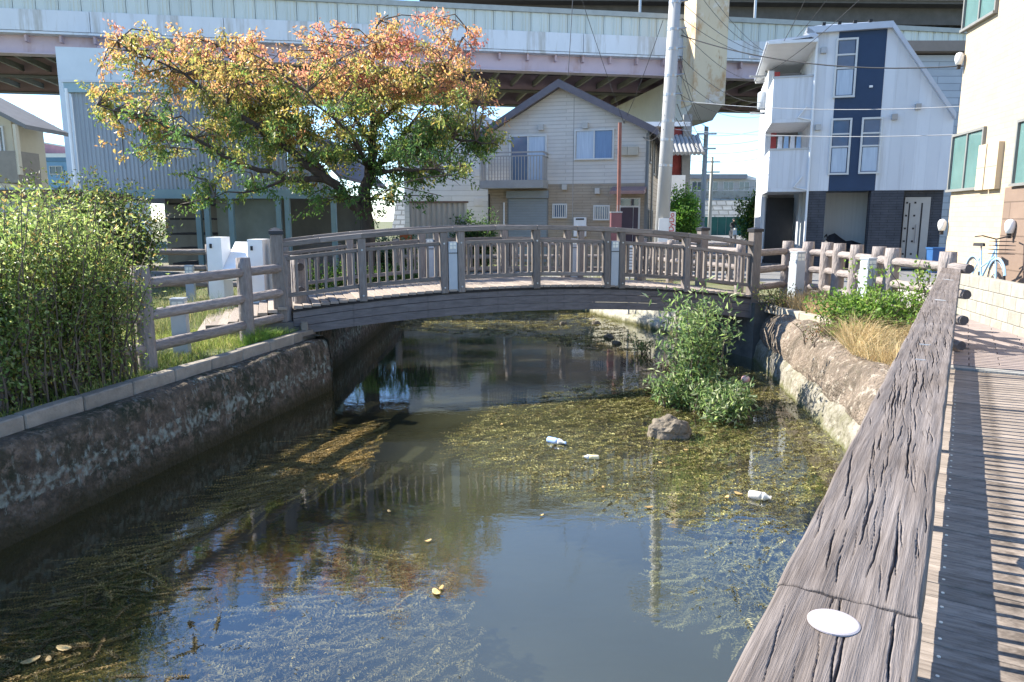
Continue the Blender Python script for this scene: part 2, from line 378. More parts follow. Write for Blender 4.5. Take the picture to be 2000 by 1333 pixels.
wl3 = loft('canal_wall', [(-3.0, 19.68), (1.95, 19.7), (2.3, 18.6), (3.39, 15.84), (4.0, 13.8)], [(0, -1.35, 1), (0, -.8, 1), (.02, -.62, 1), (.20, -.58, 1), (.24, -.3, 1), (.28, -.03, .6), (.5, .012, 0)], M['palewall'], .04, 1.6, 1, .12, 5)
tag(wl3, 'pale concrete canal wall with a ledge beyond the arched bridge', 'wall')
# right bank: pale rough footing, brown bank above
nmat('palerock', (.33, .305, .25), (.18, .16, .13), 9, rough=.95, bump=.03, bscale=26, stain=[((.15, .14, .09), 2.6, .45, .62), ((.10, .09, .06), 9, .52, .62)], wet=((.11, .11, .05), -.80, -.72))
rpath = [(4.05, 13.7), (4.32, 12.83), (4.16, 11.6), (3.95, 10.2), (3.61, 7.72), (3.1, 4), (2.4, 0), (2.2, -3)]
ft = loft('footing', rpath, [(0, -1.35, .5), (0, -.9, .7), (0, -.8, 1), (.02, -.72, 1), (.035, -.64, 1.2), (.05, -.56, 1.2), (.08, -.52, 1.2), (.11, -.47, 1.2), (.15, -.43, 1), (.3, -.40, .6)], M['palerock'], .03, 2.6, 1, .06, 9)
tag(ft, 'pale rough stone footing along the waterline of the right bank', 'wall')
nmat('brownbank', (.27, .215, .165), (.155, .12, .092), 3, rough=.97, bump=.06, bscale=30, stain=[((.10, .08, .06), 2.6, .46, .62), ((.36, .31, .25), 9, .54, .64), ((.12, .10, .07), 16, .56, .64)])
XR = lambda p: .405 + (p.y - .87) * .617
def bo_(o): return lambda p: min(o, max(.12, (XR(p) - .12 - p.x) * .97)) if p.y < 9.4 else o
def bz_(z, o): return lambda p: (min(z, -.2) if XR(p) - p.x < .4 else (z if o < (XR(p) - p.x) or p.y > 9.4 else z - .12))
bk = loft('dirt_bank', rpath, [(bo_(o), bz_(z, o), a) for o, z, a in [(.18, -.62, .2), (.11, -.47, 1), (.09, -.38, 1.1), (.12, -.22, 1.1), (.18, -.08, 1.2), (.25, .00, 1.2), (.36, .06, 1.2), (.5, .085, 1), (.68, .09, .8), (.9, .10, .6), (1.15, .115, .4), (1.45, .12, .3), (1.8, .11, .2), (2.15, -.02, 0)]], M['brownbank'], .06, 1.9, 1, .06, 2)
tag(bk, kind='structure')
# road, street and path sheets
nmat('asphalt', (.21, .205, .195), (.15, .147, .142), 9, rough=.9, bump=.004, bscale=120)
STD = Vector((math.sin(R(16)), math.cos(R(16)), 0)); STN = Vector((STD.y, -STD.x, 0))
def sheet(name, pts, mat, z):
    return tag(MB().add([(p[0], p[1], z) for p in pts], [tuple(range(len(pts)))]).build(name, mat, org=(pts[0][0], pts[0][1], z)), kind='structure')
sheet('road', [(-60, 20.9), (6.6, 20.7), (7.3, 14.3), (60, 14.3), (60, 21.5), (9.0, 24.2), (9.0, 25.4), (-60, 26.2)], M['asphalt'], .008)
s0 = Vector((7.0, 24.4, 0))
sheet('street', [s0 - STN * 1.9, s0 + STN * 2.4, s0 + STN * 2.6 + STD * 62, s0 - STN * 2.0 + STD * 62], M['asphalt'], .014)
nmat('whitepaint', (.7, .7, .68), (.5, .5, .48), 14, rough=.8)
sheet('road_marking', [s0 - STN * 1.55 - STD * 1.0, s0 - STN * 1.43 - STD * 1.0, s0 - STN * 1.5 + STD * 58, s0 - STN * 1.62 + STD * 58], M['whitepaint'], .020)
sheet('road_marking', [(-40, 21.5), (5.8, 21.3), (5.8, 21.42), (-40, 21.62)], M['whitepaint'], .014)
# ================================================================ arched footbridge
BA = Vector((-3.09, 10.5, 0)); BB = Vector((4.19, 12.9, 0)); BV = BB - BA; BL = BV.length; BD = BV / BL; BN = Vector((-BD.y, BD.x, 0))
def bz(s): return .42 + (.34 - .42) * s + .245 * 4 * s * (1 - s)
def bpnt(s, off, z): return BA + BV * s + BN * off + Vector((0, 0, bz(s) + z))
br = thing('arched_bridge', (BA + BV * .5), 'low arched wooden footbridge with grey railings across the canal', 'bridge')
BW = 1.7
nb = int(BL * 1.03 / .128)
for i in range(nb):                                     # deck boards
    s = -.01 + (i + .5) * .128 / BL
    bar('deck_board', br, M['woodpale'], bpnt(s, -.05, -.02), bpnt(s, BW + .05, -.02), .119, .04, .004)
for off in (0.0, BW):                                   # laminated arch beams, three planks each, and a fascia edge
    nseg = 7
    for k in range(3):
        for j in range(nseg):
            mb = MB(); a0, a1 = j / nseg, (j + 1) / nseg; n = 5
            t0, t1 = -.05 - k * .122, -.05 - (k + 1) * .122 + .008
            top = []; bot = []
            for q in range(n + 1):
                s = -.012 + (a0 + (a1 - a0) * q / n) * 1.024
                top.append(bpnt(s, 0, t0)); bot.append(bpnt(s, 0, t1))
            o_ = BN * (off + (-.05 - .004 * k if off == 0 else .0)); th = BN * .05
            vs = []; 
            for p in (top, bot): vs += [p_ + o_ for p_ in p] + [p_ + o_ + th for p_ in p]
            m_ = n + 1; f = []
            for q in range(n):
                f += [(2 * m_ + q, 2 * m_ + q + 1, q + 1, q), (m_ + q, m_ + q + 1, 3 * m_ + q + 1, 3 * m_ + q), (q, q + 1, m_ + q + 1, m_ + q), (3 * m_ + q, 3 * m_ + q + 1, 2 * m_ + q + 1, 2 * m_ + q)]
            f += [(0, m_, 3 * m_, 2 * m_), (n, 2 * m_ + n, 3 * m_ + n, m_ + n)]
            mb.add(vs, f).build('beam_plank', nmat('beamwood', (.175, .155, .15), (.10, .09, .088), 3, (1.5, 1.5, 9), .88, .003, 9, rand=.12, stain=((.055, .05, .045), 2.2, .55, .72, (2.5, 2.5, .5))), br)
    mb = MB(); n = 40; vs = []                           # dark fascia under the boards
    for q in range(n + 1):
        s = -.012 + q / n * 1.03
        for o2, z2 in ((-.062, -.044), (-.062, -.075), (-.0, -.075), (-.0, -.044)):
            vs.append(bpnt(s, off + (o2 if off == 0 else -o2), z2))
    f = [(q * 4 + j, q * 4 + (j + 1) % 4, q * 4 + 4 + (j + 1) % 4, q * 4 + 4 + j) for q in range(n) for j in range(4)]
    mb.add(vs, f).build('edge_strip', nmat('blackwood', (.035, .03, .028), (.02, .018, .016), 12, rough=.9), br)
SP0 = [.12 + .1785 * k for k in range(5)]
for side, off in (('near', .02), ('far', BW - .02)):
    sg = 1 if side == 'near' else -1
    def rp(s, z, o=0): return bpnt(s, off + o * sg, z)
    ends = [-.035, 1.015]
    allp = [ends[0]] + SP0 + [ends[1]]
    for i, s in enumerate(allp):                         # posts; doubled round the lamps at the 2nd and 4th
        if i in (0, 6):
            top = 1.06 if i == 0 else 1.12
            base = rp(s, -.35); base.z = .0
            q = rp(s, top); q = Vector((base.x, base.y, q.z))
            po = bar('end_post', br, M['wood'], base, q, .17, .17, .01, up=BN)
            tp = MB().hexa([q + BD * a * .1 + BN * b * .1 for a, b in ((-1, -1), (1, -1), (1, 1), (-1, 1))], [q + Vector((0, 0, .05)) + BD * a * .1 + BN * b * .1 for a, b in ((-1, -1), (1, -1), (1, 1), (-1, 1))])
            tp.add([q + Vector((0, 0, .05)) + BD * a * .1 + BN * b * .1 for a, b in ((-1, -1), (1, -1), (1, 1), (-1, 1))] + [q + Vector((0, 0, .085))], [(0, 1, 4), (1, 2, 4), (2, 3, 4), (3, 0, 4)])
            tp.build('post_cap', M['cap'], po)
        elif i in (2, 4):
            for dx in (-.135, .135):
                bar('post', br, M['wood'], rp(s + dx / BL, -.06, -.03), rp(s + dx / BL, .87, .0), .11, .12, .008, up=BN)
            lb = MB(); c = rp(s, -.02, -.02); m3 = Matrix((BD, BN, Vector((0, 0, 1)))).transposed()
            rz_ = math.atan2(BD.y, BD.x)
            lb.box(c + Vector((0, 0, .37)), (.135, .10, .74), rz_); lo = lb.build('lamp_box', M['lampgrey'], br)
            fr_ = -1 if side == 'near' else 1
            for fs in (-1, 1):
                for a in (-1, 1):
                    for b in (0, 1):
                        MB().box(c + Vector((0, 0, .655 + b * .052)) + BD * a * .026 + BN * (.052 * fs), (.042, .008, .042), rz_).build('lamp_pane', M['lampglass'], lo)
                MB().box(c + Vector((0, 0, .57)) + BN * (.052 * fs), (.14, .01, .012), rz_).build('trim', M['dark'], lo)
        else:
            bar('post', br, M['wood'], rp(s, -.06, -.03), rp(s, .87, 0), .115, .12, .008, up=BN)
    for i, s in enumerate(SP0):                          # bolt heads on the outer faces
        for dx in ((-.135, .135) if i in (1, 3) else (0,)):
            for zz in (.03, .70):
                c = rp(s + dx / BL, zz, -.09 if zz < .1 else -.064); MB().tube([c, c - BN * .012 * sg], .014, 8).build('bolt', M['metal'], br)
    for i in range(6):                                   # rails and balusters bay by bay
        s0_, s1_ = allp[i], allp[i + 1]
        e0 = (.135 + .06) / BL if i in (2, 4) else .055 / BL
        e1 = (.135 + .06) / BL if i + 1 in (2, 4) else .055 / BL
        sub = 2
        for q in range(sub):
            a = s0_ + (s1_ - s0_) * q / sub; b = s0_ + (s1_ - s0_) * (q + 1) / sub
            bar('top_rail', br, M['wood'], rp(a, .905), rp(b, .905), .15, .075, .008)
        a, b = s0_ + e0, s1_ - e1
        bar('mid_rail', br, M['wood'], rp(a, .70), rp(b, .70), .06, .055, .005)
        bar('bottom_rail', br, M['wood'], rp(a, .172), rp(b, .172), .06, .06, .005)
        nbal = max(2, int(round((b - a) * BL / .128)))
        for q in range(nbal):
            s = a + (b - a) * (q + .5) / nbal
            z1 = .70 - .03 + (bz(a) + (bz(b) - bz(a)) * (s - a) / (b - a) - bz(s)); z0 = .172 + .03 + (bz(a) + (bz(b) - bz(a)) * (s - a) / (b - a) - bz(s))
            bar('baluster', br, M['wood'], rp(s, z0), rp(s, z1), .036, .05, .004, up=BN)
# abutments
nmat('concrete', (.36, .35, .32), (.26, .25, .23), 4, rough=.9, bump=.006, bscale=40, stain=((.16, .15, .12), 1.5, .5, .7))
for s, off in ((-.04, -.0), (1.035, 0)):
    a = BA + BV * s; mb = MB(); mb.box(a + BN * BW / 2 + Vector((0, 0, -.55)), (.42, BW + .3, 1.5), math.atan2(BD.y, BD.x))
    mb.build('abutment', nmat('darkconcrete', (.13, .125, .115), (.07, .068, .06), 4, rough=.92, bump=.01, bscale=25), br)
# boarded approach ramp at the left end
for i in range(9):
    s = -.02 - (i + .6) * .135 / BL; z = .40 - i * .036
    p = BA + BV * s
    bar('ramp_board', br, M['woodpale'], p + BN * -.12 + Vector((0, 0, z)), p + BN * (BW + .1) + Vector((0, 0, z)), .126, .045, .004)
p = BA + BV * -.11
MB().box(p + BN * (-.08) + Vector((0, 0, .10)), (.85, .05, .2), math.atan2(BD.y, BD.x)).build('ramp_stringer', M['wood'], br)
# ================================================================ log fences, bollard lamps, sign, kerb
_logs = {}
def logmesh(L, r, seed, end=False):
    key = (round(L, 2), round(r, 3), seed)
    if key in _logs: return _logs[key]
    n = 20; k = 9; mb = MB(); rs = random.Random(seed)
    ph = [rs.uniform(0, 6.28) for _ in range(6)]
    rows = []
    for i in range(k + 1):
        x = -L / 2 + L * i / k; row = []
        for j in range(n):
            t = 6.2832 * j / n
            rr = r * (1 + .035 * math.sin(3 * t + ph[0] + x * 2) + .03 * math.sin(7 * t + ph[1] + x * 5) + .022 * math.sin(11 * t + ph[2] - x * 7))
            if i in (0, k): rr *= .93
            row.append((x + (.004 if i == 0 else -.004 if i == k else 0) * 0, rr * math.cos(t), rr * math.sin(t)))
        rows.append(row)
    mb.v = [p for row in rows for p in row]
    mb.f = [(i * n + j, i * n + n + j, i * n + n + (j + 1) % n, i * n + (j + 1) % n) for i in range(k) for j in range(n)]
    mb.f += [tuple(range(n)), tuple(k * n + j for j in range(n))[::-1]]
    me = bpy.data.meshes.new('log'); me.from_pydata(mb.v, [], mb.f); me.update(); me.materials.append(M['log']); me.materials.append(M['logend'])
    me.polygons.foreach_set('use_smooth', [True] * (len(mb.f) - 2) + [False, False])
    me.polygons[len(mb.f) - 1].material_index = 1; me.polygons[len(mb.f) - 2].material_index = 1
    _logs[key] = me; return me
_ls = [0]
def log(name, parent, p0, p1, r):
    p0, p1 = Vector(p0), Vector(p1); x = p1 - p0; L = x.length; x = x / L
    z = Vector((0, 0, 1)) if abs(x.z) < .9 else Vector((0, 1, 0)); z = (z - x * z.dot(x)).normalized(); y = z.cross(x)
    m = Matrix((x, y, z)).transposed().to_4x4(); m.translation = (p0 + p1) / 2
    _ls[0] += 1
    return put(name, logmesh(L, r, _ls[0] % 5), parent, m)
def log_fence(posts, label, zs, top, gz=0.0, rp_=.095, rr=.062, ext=(0, 0), skip=()):
    c = Vector(posts[0]); f = thing('log_fence', (c.x, c.y, gz), label, 'fence')
    for (a, b) in posts:
        log('post', f, (a, b, gz - .1), (a, b, gz + top), rp_)
    for i in range(len(posts) - 1):
        if i in skip: continue
        a, b = Vector(posts[i]), Vector(posts[i + 1]); d = (b - a).normalized()
        if i == 0: a = a - d * ext[0]
        if i == len(posts) - 2: b = b + d * ext[1]
        for z in zs: log('rail', f, (a.x, a.y, gz + z), (b.x, b.y, gz + z), rr)
    return f
FB = Vector((-3.3, 10.5)); fd = Vector((.255, .967))
lf = [(FB.x, FB.y), (FB.x - fd.x * .93, FB.y - fd.y * .93)] + [(FB.x - fd.x * t, FB.y - fd.y * t) for t in (2.75, 4.55, 6.35, 8.15)]
log_fence(lf, 'brown log-style fence along the grassy left bank beside the hedge', (.27, .62, .97), 1.16)
p = gp(574, 650); 
log_fence([(FB.x + .13, FB.y + .35), (FB.x + .02, FB.y + .0 + .62)], 'short log-style fence end with round rail ends at the left end of the bridge', (.27, .62, .97), 1.12, ext=(.16, .3))
# right bank fence (posts at x ~5.6 m, nearest one beside the handrail)
rpx = [(1535, 14.2), (1575, 13.7), (1612, 13.3), (1636, 12.7), (1670, 12.0), (1713, 11.2), (1740, 10.6), (1849, 9.35)]
rpost = [(dp(1472, 560, 13.35).x, 13.35)] + [(dp(x, 540, Y).x, Y) for x, Y in rpx]
log_fence(rpost, 'brown log-style fence on the right bank between bridge and handrail', (-.02, .30, .62, .935), 1.13, gz=.12, rp_=.105, ext=(0, .42))
# far bank fence, behind the bridge, in sun and tree shade
log_fence([(-3.2 + i * 1.55, 20.25 + .03 * i) for i in range(7)], 'log-style fence on the far bank between bridge and road', (.3, .64, .98), 1.14)
log_fence([(-9.6 + i * 1.6, 15.6 - .05 * i) for i in range(4)], 'dark log-style fence in the tree shade behind the white sign', (.3, .64, .98), 1.14)
log_fence([(4.75 - i * .44, 15.2 + i * 1.32) for i in range(4)], 'log-style fence on the right bank beyond the bridge beside the road', (.3, .64, .98), 1.14, gz=.03)
# bollard lamps
def bollard(p, h, label, s=.145, rz=.2):
    b = thing('bollard_lamp', p, label, 'lamp', 'square bollard lamps along the canal')
    p = Vector(p); m = Matrix.Rotation(rz, 3, 'Z')
    MB().box(p + Vector((0, 0, (h - .17) / 2 - .04)), (s, s, h - .17 + .08), rz).build('pillar', M['lampgrey'], b)
    core = MB().box(p + Vector((0, 0, h - .095)), (s * .9, s * .9, .15), rz).build('lamp_core', M['lampgrey'], b)
    for k in range(4):
        n = m @ Vector((math.cos(k * math.pi / 2), math.sin(k * math.pi / 2), 0)); t = Vector((-n.y, n.x, 0))
        for a in (-1, 1):
            for c in (-1, 1):
                MB().box(p + n * (s * .455) + t * (a * s * .2) + Vector((0, 0, h - .095 + c * .033)), (.012, s * .33, .052), rz + k * math.pi / 2).build('lamp_pane', M['lampglass'], core)
    MB().box(p + Vector((0, 0, h - .01)), (s, s, .022), rz).build('lid', M['lampgrey'], b)
bollard(gp(357, 697), .72, 'grey square bollard lamp in the grass beside the left hedge', .17)
bollard(gp(518, 592), .82, 'grey square bollard lamp next to the white sign', .15)
bollard((-6.15, 13.9, 0), .8, 'small grey bollard lamp left of the white sign in shade', .15)
bollard((dp(1553, 580, 12.9).x, 12.9, .1), 1.0, 'pale square bollard lamp in dry grass beside the right log fence', .19, .35)
bollard((dp(1708, 600, 10.7).x - .12, 10.75, .1), 1.0, 'grey bollard lamp half hidden by the green bush on the right bank', .17, .35)
# white slanted information sign between two pillars
sg_ = thing('information_sign', gp(470, 575), 'white slanted information board between two white pillars at the bridge', 'sign')
A = dp(432, 560, 12.2); B_ = dp(510, 560, 12.0)
for q, zt in ((A, 1.37), (B_, 1.34)):
    mb = MB(); mb.hexa([(q.x + a * .13, q.y + b * .2, 0) for a, b in ((-1, -1), (1, -1), (1, 1), (-1, 1))], [(q.x + a * .12, q.y + b * .19, zt) for a, b in ((-1, -1), (1, -1), (1, 1), (-1, 1))])
    po = mb.build('pillar', M['white'], sg_)
    MB().box((q.x - .05, q.y - .199, zt - .14), (.035, .02, .07)).build('plaque', M['dark'], po)
MB().hexa([(A.x + .125, A.y - .36, .74), (B_.x - .125, B_.y - .36, .74), (B_.x - .125, B_.y - .33, .69), (A.x + .125, A.y - .33, .69)],
          [(A.x + .125, A.y + .42, 1.28), (B_.x - .125, B_.y + .42, 1.28), (B_.x - .125, B_.y + .45, 1.23), (A.x + .125, A.y + .45, 1.23)]).build('board', M['white'], sg_)
# kerb stones on the left wall
nmat('kerb', (.30, .265, .22), (.19, .165, .135), 6, rough=.92, bump=.008, bscale=40, rand=.14)
k_ = thing('kerb', (lwx(7) - .36, 7, 0), 'row of weathered kerb stones on top of the left canal wall', 'kerb')
t = -2.0
while t < 10.3:
    L_ = .60; a = (lwx(t) - .36, t); b = (lwx(t + L_) - .36, t + L_ - .012)
    bar('kerb_stone', k_, M['kerb'], (a[0], a[1], .0 + random.uniform(-.008, .008)), (b[0], b[1], .0 + random.uniform(-.008, .008)), .13, .16, .012); t += L_
bar('kerb_stone', k_, M['kerb'], (lwx(10.35) - .34, 10.36, .05), (-3.05, 10.55, .05), .10, .3, .012)
# kerb of the right bank by the bridge
k2 = thing('kerb', (4.8, 12.4, .1), 'low pale kerb on the right bank below the log fence', 'kerb')
for i in range(6):
    a = (4.55 + i * .09, 12.95 - i * .62); b = (4.55 + (i + 1) * .09, 12.95 - (i + 1) * .62 + .014)
    bar('kerb_stone', k2, nmat('kerbpale', (.42, .37, .29), (.30, .26, .2), 6, rough=.92, bump=.008, bscale=40, rand=.1), (a[0], a[1], .10), (b[0], b[1], .10), .15, .14, .012)
# ================================================================ boardwalk and its foreground handrail
RO = Vector((.405, .87, 0)); RD = Vector((.525, .851, 0)).normalized(); RN = Vector((RD.y, -RD.x, 0)); RZ = 1.05; RANG = math.atan2(RD.y, RD.x)
def rl(t, n, z): return RO + RD * t + RN * n + Vector((0, 0, z))
TE = 10.25
hr = thing('handrail', rl(4, 0, 0), 'weathered cracked wooden handrail running from the foreground along the boardwalk', 'railing')
def railwood():
    m = bpy.data.materials.new('railwood'); m.use_nodes = True; nt = m.node_tree; N = nt.nodes; L = nt.links; b = N['Principled BSDF']
    b.inputs['Roughness'].default_value = .85; b.inputs['Specular IOR Level'].default_value = .2
    tc = N.new('ShaderNodeTexCoord')
    def noi(st, sc, det=6, ro=.6, dist=0):
        q = N.new('ShaderNodeVectorMath'); q.operation = 'MULTIPLY'; q.inputs[1].default_value = st; L.new(tc.outputs['Object'], q.inputs[0])
        n = N.new('ShaderNodeTexNoise'); n.inputs['Scale'].default_value = sc; n.inputs['Detail'].default_value = det; n.inputs['Roughness'].default_value = ro; n.inputs['Distortion'].default_value = dist
        L.new(q.outputs[0], n.inputs['Vector']); return n.outputs['Fac']
    g1 = noi((1.5, 60, 20), 3, 5, .6, .4); g2 = noi((1, 3, 3), 2.2, 5); g3 = noi((6, 160, 60), 3, 3, .6)
    c1 = N.new('ShaderNodeValToRGB'); e = c1.color_ramp.elements; e[0].position = .3; e[0].color = (.10, .086, .077, 1); e[1].position = .68; e[1].color = (.225, .20, .182, 1)
    L.new(g1, c1.inputs[0])
    c2 = N.new('ShaderNodeValToRGB'); e = c2.color_ramp.elements; e[0].position = .3; e[0].color = (.72, .66, .62, 1); e[1].position = .7; e[1].color = (1.1, 1.08, 1.1, 1)
    L.new(g2, c2.inputs[0])
    mxn = N.new('ShaderNodeMix'); mxn.data_type = 'RGBA'; mxn.blend_type = 'MULTIPLY'; mxn.inputs[0].default_value = 1
    L.new(c1.outputs[0], mxn.inputs[6]); L.new(c2.outputs[0], mxn.inputs[7]); L.new(mxn.outputs[2], b.inputs['Base Color'])
    ad = N.new('ShaderNodeMath'); ad.operation = 'ADD'; L.new(g1, ad.inputs[0]); L.new(g3, ad.inputs[1])
    bp = N.new('ShaderNodeBump'); bp.inputs['Distance'].default_value = .0022; bp.inputs['Strength'].default_value = .8; L.new(ad.outputs[0], bp.inputs['Height']); L.new(bp.outputs[0], b.inputs['Normal'])
    M['railwood'] = m; return m
railwood()
def rail_plank(t0, t1, seed, ncr):
    rg = np.random.default_rng(seed); xs = []; x = t0 + .002
    while x < t1 - .002:
        xs.append(x); x += min(.03, max(.0035, .0011 * (x + 1.1)))
    xs.append(t1 - .002); xs = np.array(xs); hw = .1065; ny = 150
    ys = np.linspace(-hw, hw, ny); X, Y = np.meshgrid(xs, ys, indexing='ij'); Z = np.zeros_like(X)
    Z += .0012 * np.sin(Y * 60 + X * 1.3 + seed) + .0008 * np.sin(Y * 170 + 2 * np.sin(X * 1.7))
    edge = np.clip((np.abs(Y) - (hw - .008)) / .008, 0, 1); Z -= .008 * edge ** 2
    wig = .0012 * np.sin(X * 9 + seed) + .0008 * np.sin(X * 23)
    for _ in range(ncr):
        L_ = rg.uniform(.10, .36) * (1.7 if rg.random() < .25 else .8); x0 = rg.uniform(t0, t1); y0 = rg.uniform(-hw * .92, hw * .92)
        if rg.random() < .25: y0 *= .5
        sl = rg.normal(.045, .025); w0 = rg.uniform(.0005, .0016) * (L_ / .25) ** .5; dpt = rg.uniform(.008, .02) * (w0 / .002)
        i0, i1 = np.searchsorted(xs, [x0, x0 + L_])
        if i1 - i0 < 4: continue
        xx = X[i0:i1]; s = (xx - x0) / L_
        ph = rg.uniform(0, 6, 3)
        yc = y0 + sl * (xx - x0) + .0010 * np.sin(xx * 19 + ph[0]) + .0007 * np.sin(xx * 60 + ph[1]) + .0025 * np.tanh(3 * (s - .5) + ph[2] - 3)
        prof = np.clip(np.sin(np.pi * np.clip(s, 0, 1)), 0, 1) ** .6
        wd = np.maximum(w0 * prof, 1e-5)
        dd = np.abs(Y[i0:i1] - yc) / wd
        Z[i0:i1] -= dpt * prof * np.clip(1.35 - dd, 0, 1)
    end = np.minimum(X - t0, t1 - X); Z -= .006 * np.clip(1 - end / .008, 0, 1) ** 2
    Y2 = Y + wig
    top = np.stack([X, Y2, Z], -1).reshape(-1, 3); nx = len(xs)
    i = np.arange(nx - 1)[:, None] * ny + np.arange(ny - 1)[None]
    f = np.stack([i, i + ny, i + ny + 1, i + 1], -1).reshape(-1, 4)
    base = len(top); rowL = np.stack([xs, Y2[:, 0], np.full(nx, -.075)], -1); rowR = np.stack([xs, Y2[:, -1], np.full(nx, -.075)], -1)
    v = np.concatenate([top, rowL, rowR]); j = np.arange(nx - 1)
    fl = np.stack([j * ny, base + j, base + j + 1, (j + 1) * ny], -1)
    frr = np.stack([(j + 1) * ny + ny - 1, base + nx + j + 1, base + nx + j, j * ny + ny - 1], -1)
    fb = np.stack([base + j, base + nx + j, base + nx + j + 1, base + j + 1], -1)
    ends = []
    for a, r in ((0, 0), (nx - 1, 1)):
        for k in range(ny - 1):
            pass
    me = npmesh('handrail_plank', v, np.concatenate([f, fl, frr, fb]))
    # end faces
    import bmesh
    bm = bmesh.new(); bm.from_mesh(me); bm.verts.ensure_lookup_table()
    for a in (0, nx - 1):
        loop = [bm.verts[a * ny + k] for k in range(ny)] + [bm.verts[base + nx + a], bm.verts[base + a]]
        try: bm.faces.new(loop)
        except Exception: pass
    bm.normal_update(); bm.to_mesh(me); bm.free()
    me.materials.append(M['railwood'])
    m = Matrix.Rotation(RANG, 4, 'Z'); m.translation = RO + Vector((0, 0, RZ))
    # local +y is left of RD; fine
    return put('handrail_plank', me, hr, m)
q0, q1 = gp(1515, 1139, RZ), gp(1794, 1201, RZ); ts = ((q0 + q1) / 2 - RO).dot(RD)
ts2 = 5.4
rail_plank(-1.4, ts, 3, 30); rail_plank(ts + .003, ts2, 5, 300); rail_plank(ts2 + .003, TE, 8, 200)
# white disc stuck on the rail
dc = gp(1628, 1218, RZ); disc = MB(); n = 40; rad = .037
disc.v = [(dc.x + r_ * math.cos(6.2832 * i / n), dc.y + r_ * math.sin(6.2832 * i / n), RZ + z_) for r_, z_ in ((rad, .0005), (rad, .003), (rad * .93, .0042)) for i in range(n)]
disc.f = [(k * n + i, k * n + (i + 1) % n, (k + 1) * n + (i + 1) % n, (k + 1) * n + i) for k in range(2) for i in range(n)] + [tuple(2 * n + i for i in range(n))]
disc.build('marker_disc', nmat('disc', (.40, .37, .38), (.34, .31, .32), 8, rough=.45), hr)
for (x, y) in ((1460, 460), (1405, 605), (1295, 922), (1265, 1030)):        # metal staples let into the rail
    a = gp(1450 + (x - 38) / 3.636, 420 + (y - 2) / 3.636, RZ); b = gp(1450 + (x + 40) / 3.636, 420 + (y + 6) / 3.636, RZ)
    bar('staple', hr, M['metal'], a + Vector((0, 0, .001)), b + Vector((0, 0, .001)), .008, .006, .001)
# metalwork under the rail
nmat('railmetal', (.33, .35, .38), (.26, .28, .30), 5, rough=.5, metal=.3)
bar('support_channel', hr, M['railmetal'], rl(-1.3, .05, RZ - .10), rl(TE - .1, .05, RZ - .10), .07, .05)
bar('lower_beam', hr, M['railmetal'], rl(-1.3, 0, .20), rl(TE - .1, 0, .20), .05, .14)
t = -1.3; k = 0
while t < TE - .2:
    if k % 14 == 0: bar('post', hr, M['railmetal'], rl(t, 0, -.1), rl(t, 0, RZ - .076), .07, .07, up=RD)
    else: bar('baluster', hr, M['railmetal'], rl(t, 0, .27), rl(t, 0, RZ - .125), .022, .030, .003, up=RD)
    t += .112; k += 1
orn = thing('x', (0, 0, 0), None, None); bpy.data.objects.remove(orn)
for tc_ in (3.1,):                                     # oval ornament in one bay
    pts = [rl(tc_ + .17 * math.cos(a * .3142), 0, .58 + .2 * math.sin(a * .3142)) for a in range(21)]
    MB().tube(pts, .014, 6).build('ornament', M['railmetal'], hr)
    MB().prism([rl(tc_ + .09 * math.cos(a * .5236), -.006, .58 + .06 * math.sin(a * .5236)) for a in range(12)], RN * .012).build('ornament_leaf', M['railmetal'], hr)
# boardwalk planks
bw = thing('boardwalk', rl(4, 1.2, 0), 'brown plank boardwalk striped with railing shadows at right', 'boardwalk')
nmat('deckwood', (.36, .30, .25), (.17, .138, .112), 5, (1.2, 10, 10), .85, .004, 6, rand=.16, stain=((.10, .08, .065), 3, .52, .66))
TD = 8.45; t = -1.6; k = 0
while t < TD:
    wd = .142; bar('plank', bw, M['deckwood'], rl(t, -.16, -.022 + random.uniform(-.003, .003)), rl(t + random.uniform(-.004, .004), 2.6, -.022 + random.uniform(-.003, .003)), wd - .004, .044, .002); t += wd
for n in (-.1, 1.2, 2.5): bar('joist', bw, M['wood'], rl(-1.6, n, -.13), rl(TD, n, -.13), .1, .16)
for tt in (-1.2, 2, 5): 
    for n in (-.1, 2.5): bar('pile', bw, M['wood'], rl(tt, n, -1.3), rl(tt, n, -.21), .16, .16)
# sun spots from holes in the lower metalwork, put in as pale discs
for i in range(52):
    t_ = -.2 + i * .142; a = rl(t_, .165, .0015)
    mb = MB(); n = 8
    mb.v = [(a.x + .007 * math.cos(j * .785), a.y + .007 * math.sin(j * .785), zz) for zz in (a.z - .002, a.z + .002) for j in range(n)]
    mb.f = [tuple(range(n, 2 * n))] + [(j, (j + 1) % n, n + (j + 1) % n, n + j) for j in range(n)]
    if i == 0: spot = mb.build('sun_spot', M['lampglass'], bw); sorg = WM[spot.name].translation.copy()
    else: put('sun_spot', spot.data, bw, Matrix.Translation(sorg + (rl(t_, .165, 0) - rl(-.2, .165, 0))))
bar('end_kerb', bw, M['concrete'], rl(TD + .1, -.3, -.02), rl(TD + .1, 2.6, -.02), .14, .07)
# paved path beyond
pv = thing('paved_path', rl(10, 1.3, 0), 'pinkish brown paving strips of the path beyond the boardwalk', 'path')
nmat('paver', (.33, .27, .245), (.24, .195, .175), 7, rough=.9, bump=.003, bscale=60, rand=.10)
t = TD + .2; r = 0
while t < 13.5:
    n0 = -.32 + (r % 2) * .3
    while n0 < 2.55:
        bar('paver', pv, M['paver'], rl(t + .1, n0, -.005), rl(t + .1, min(n0 + .592, 2.62), -.005), .192, .05, .004); n0 += .6
    t += .2; r += 1
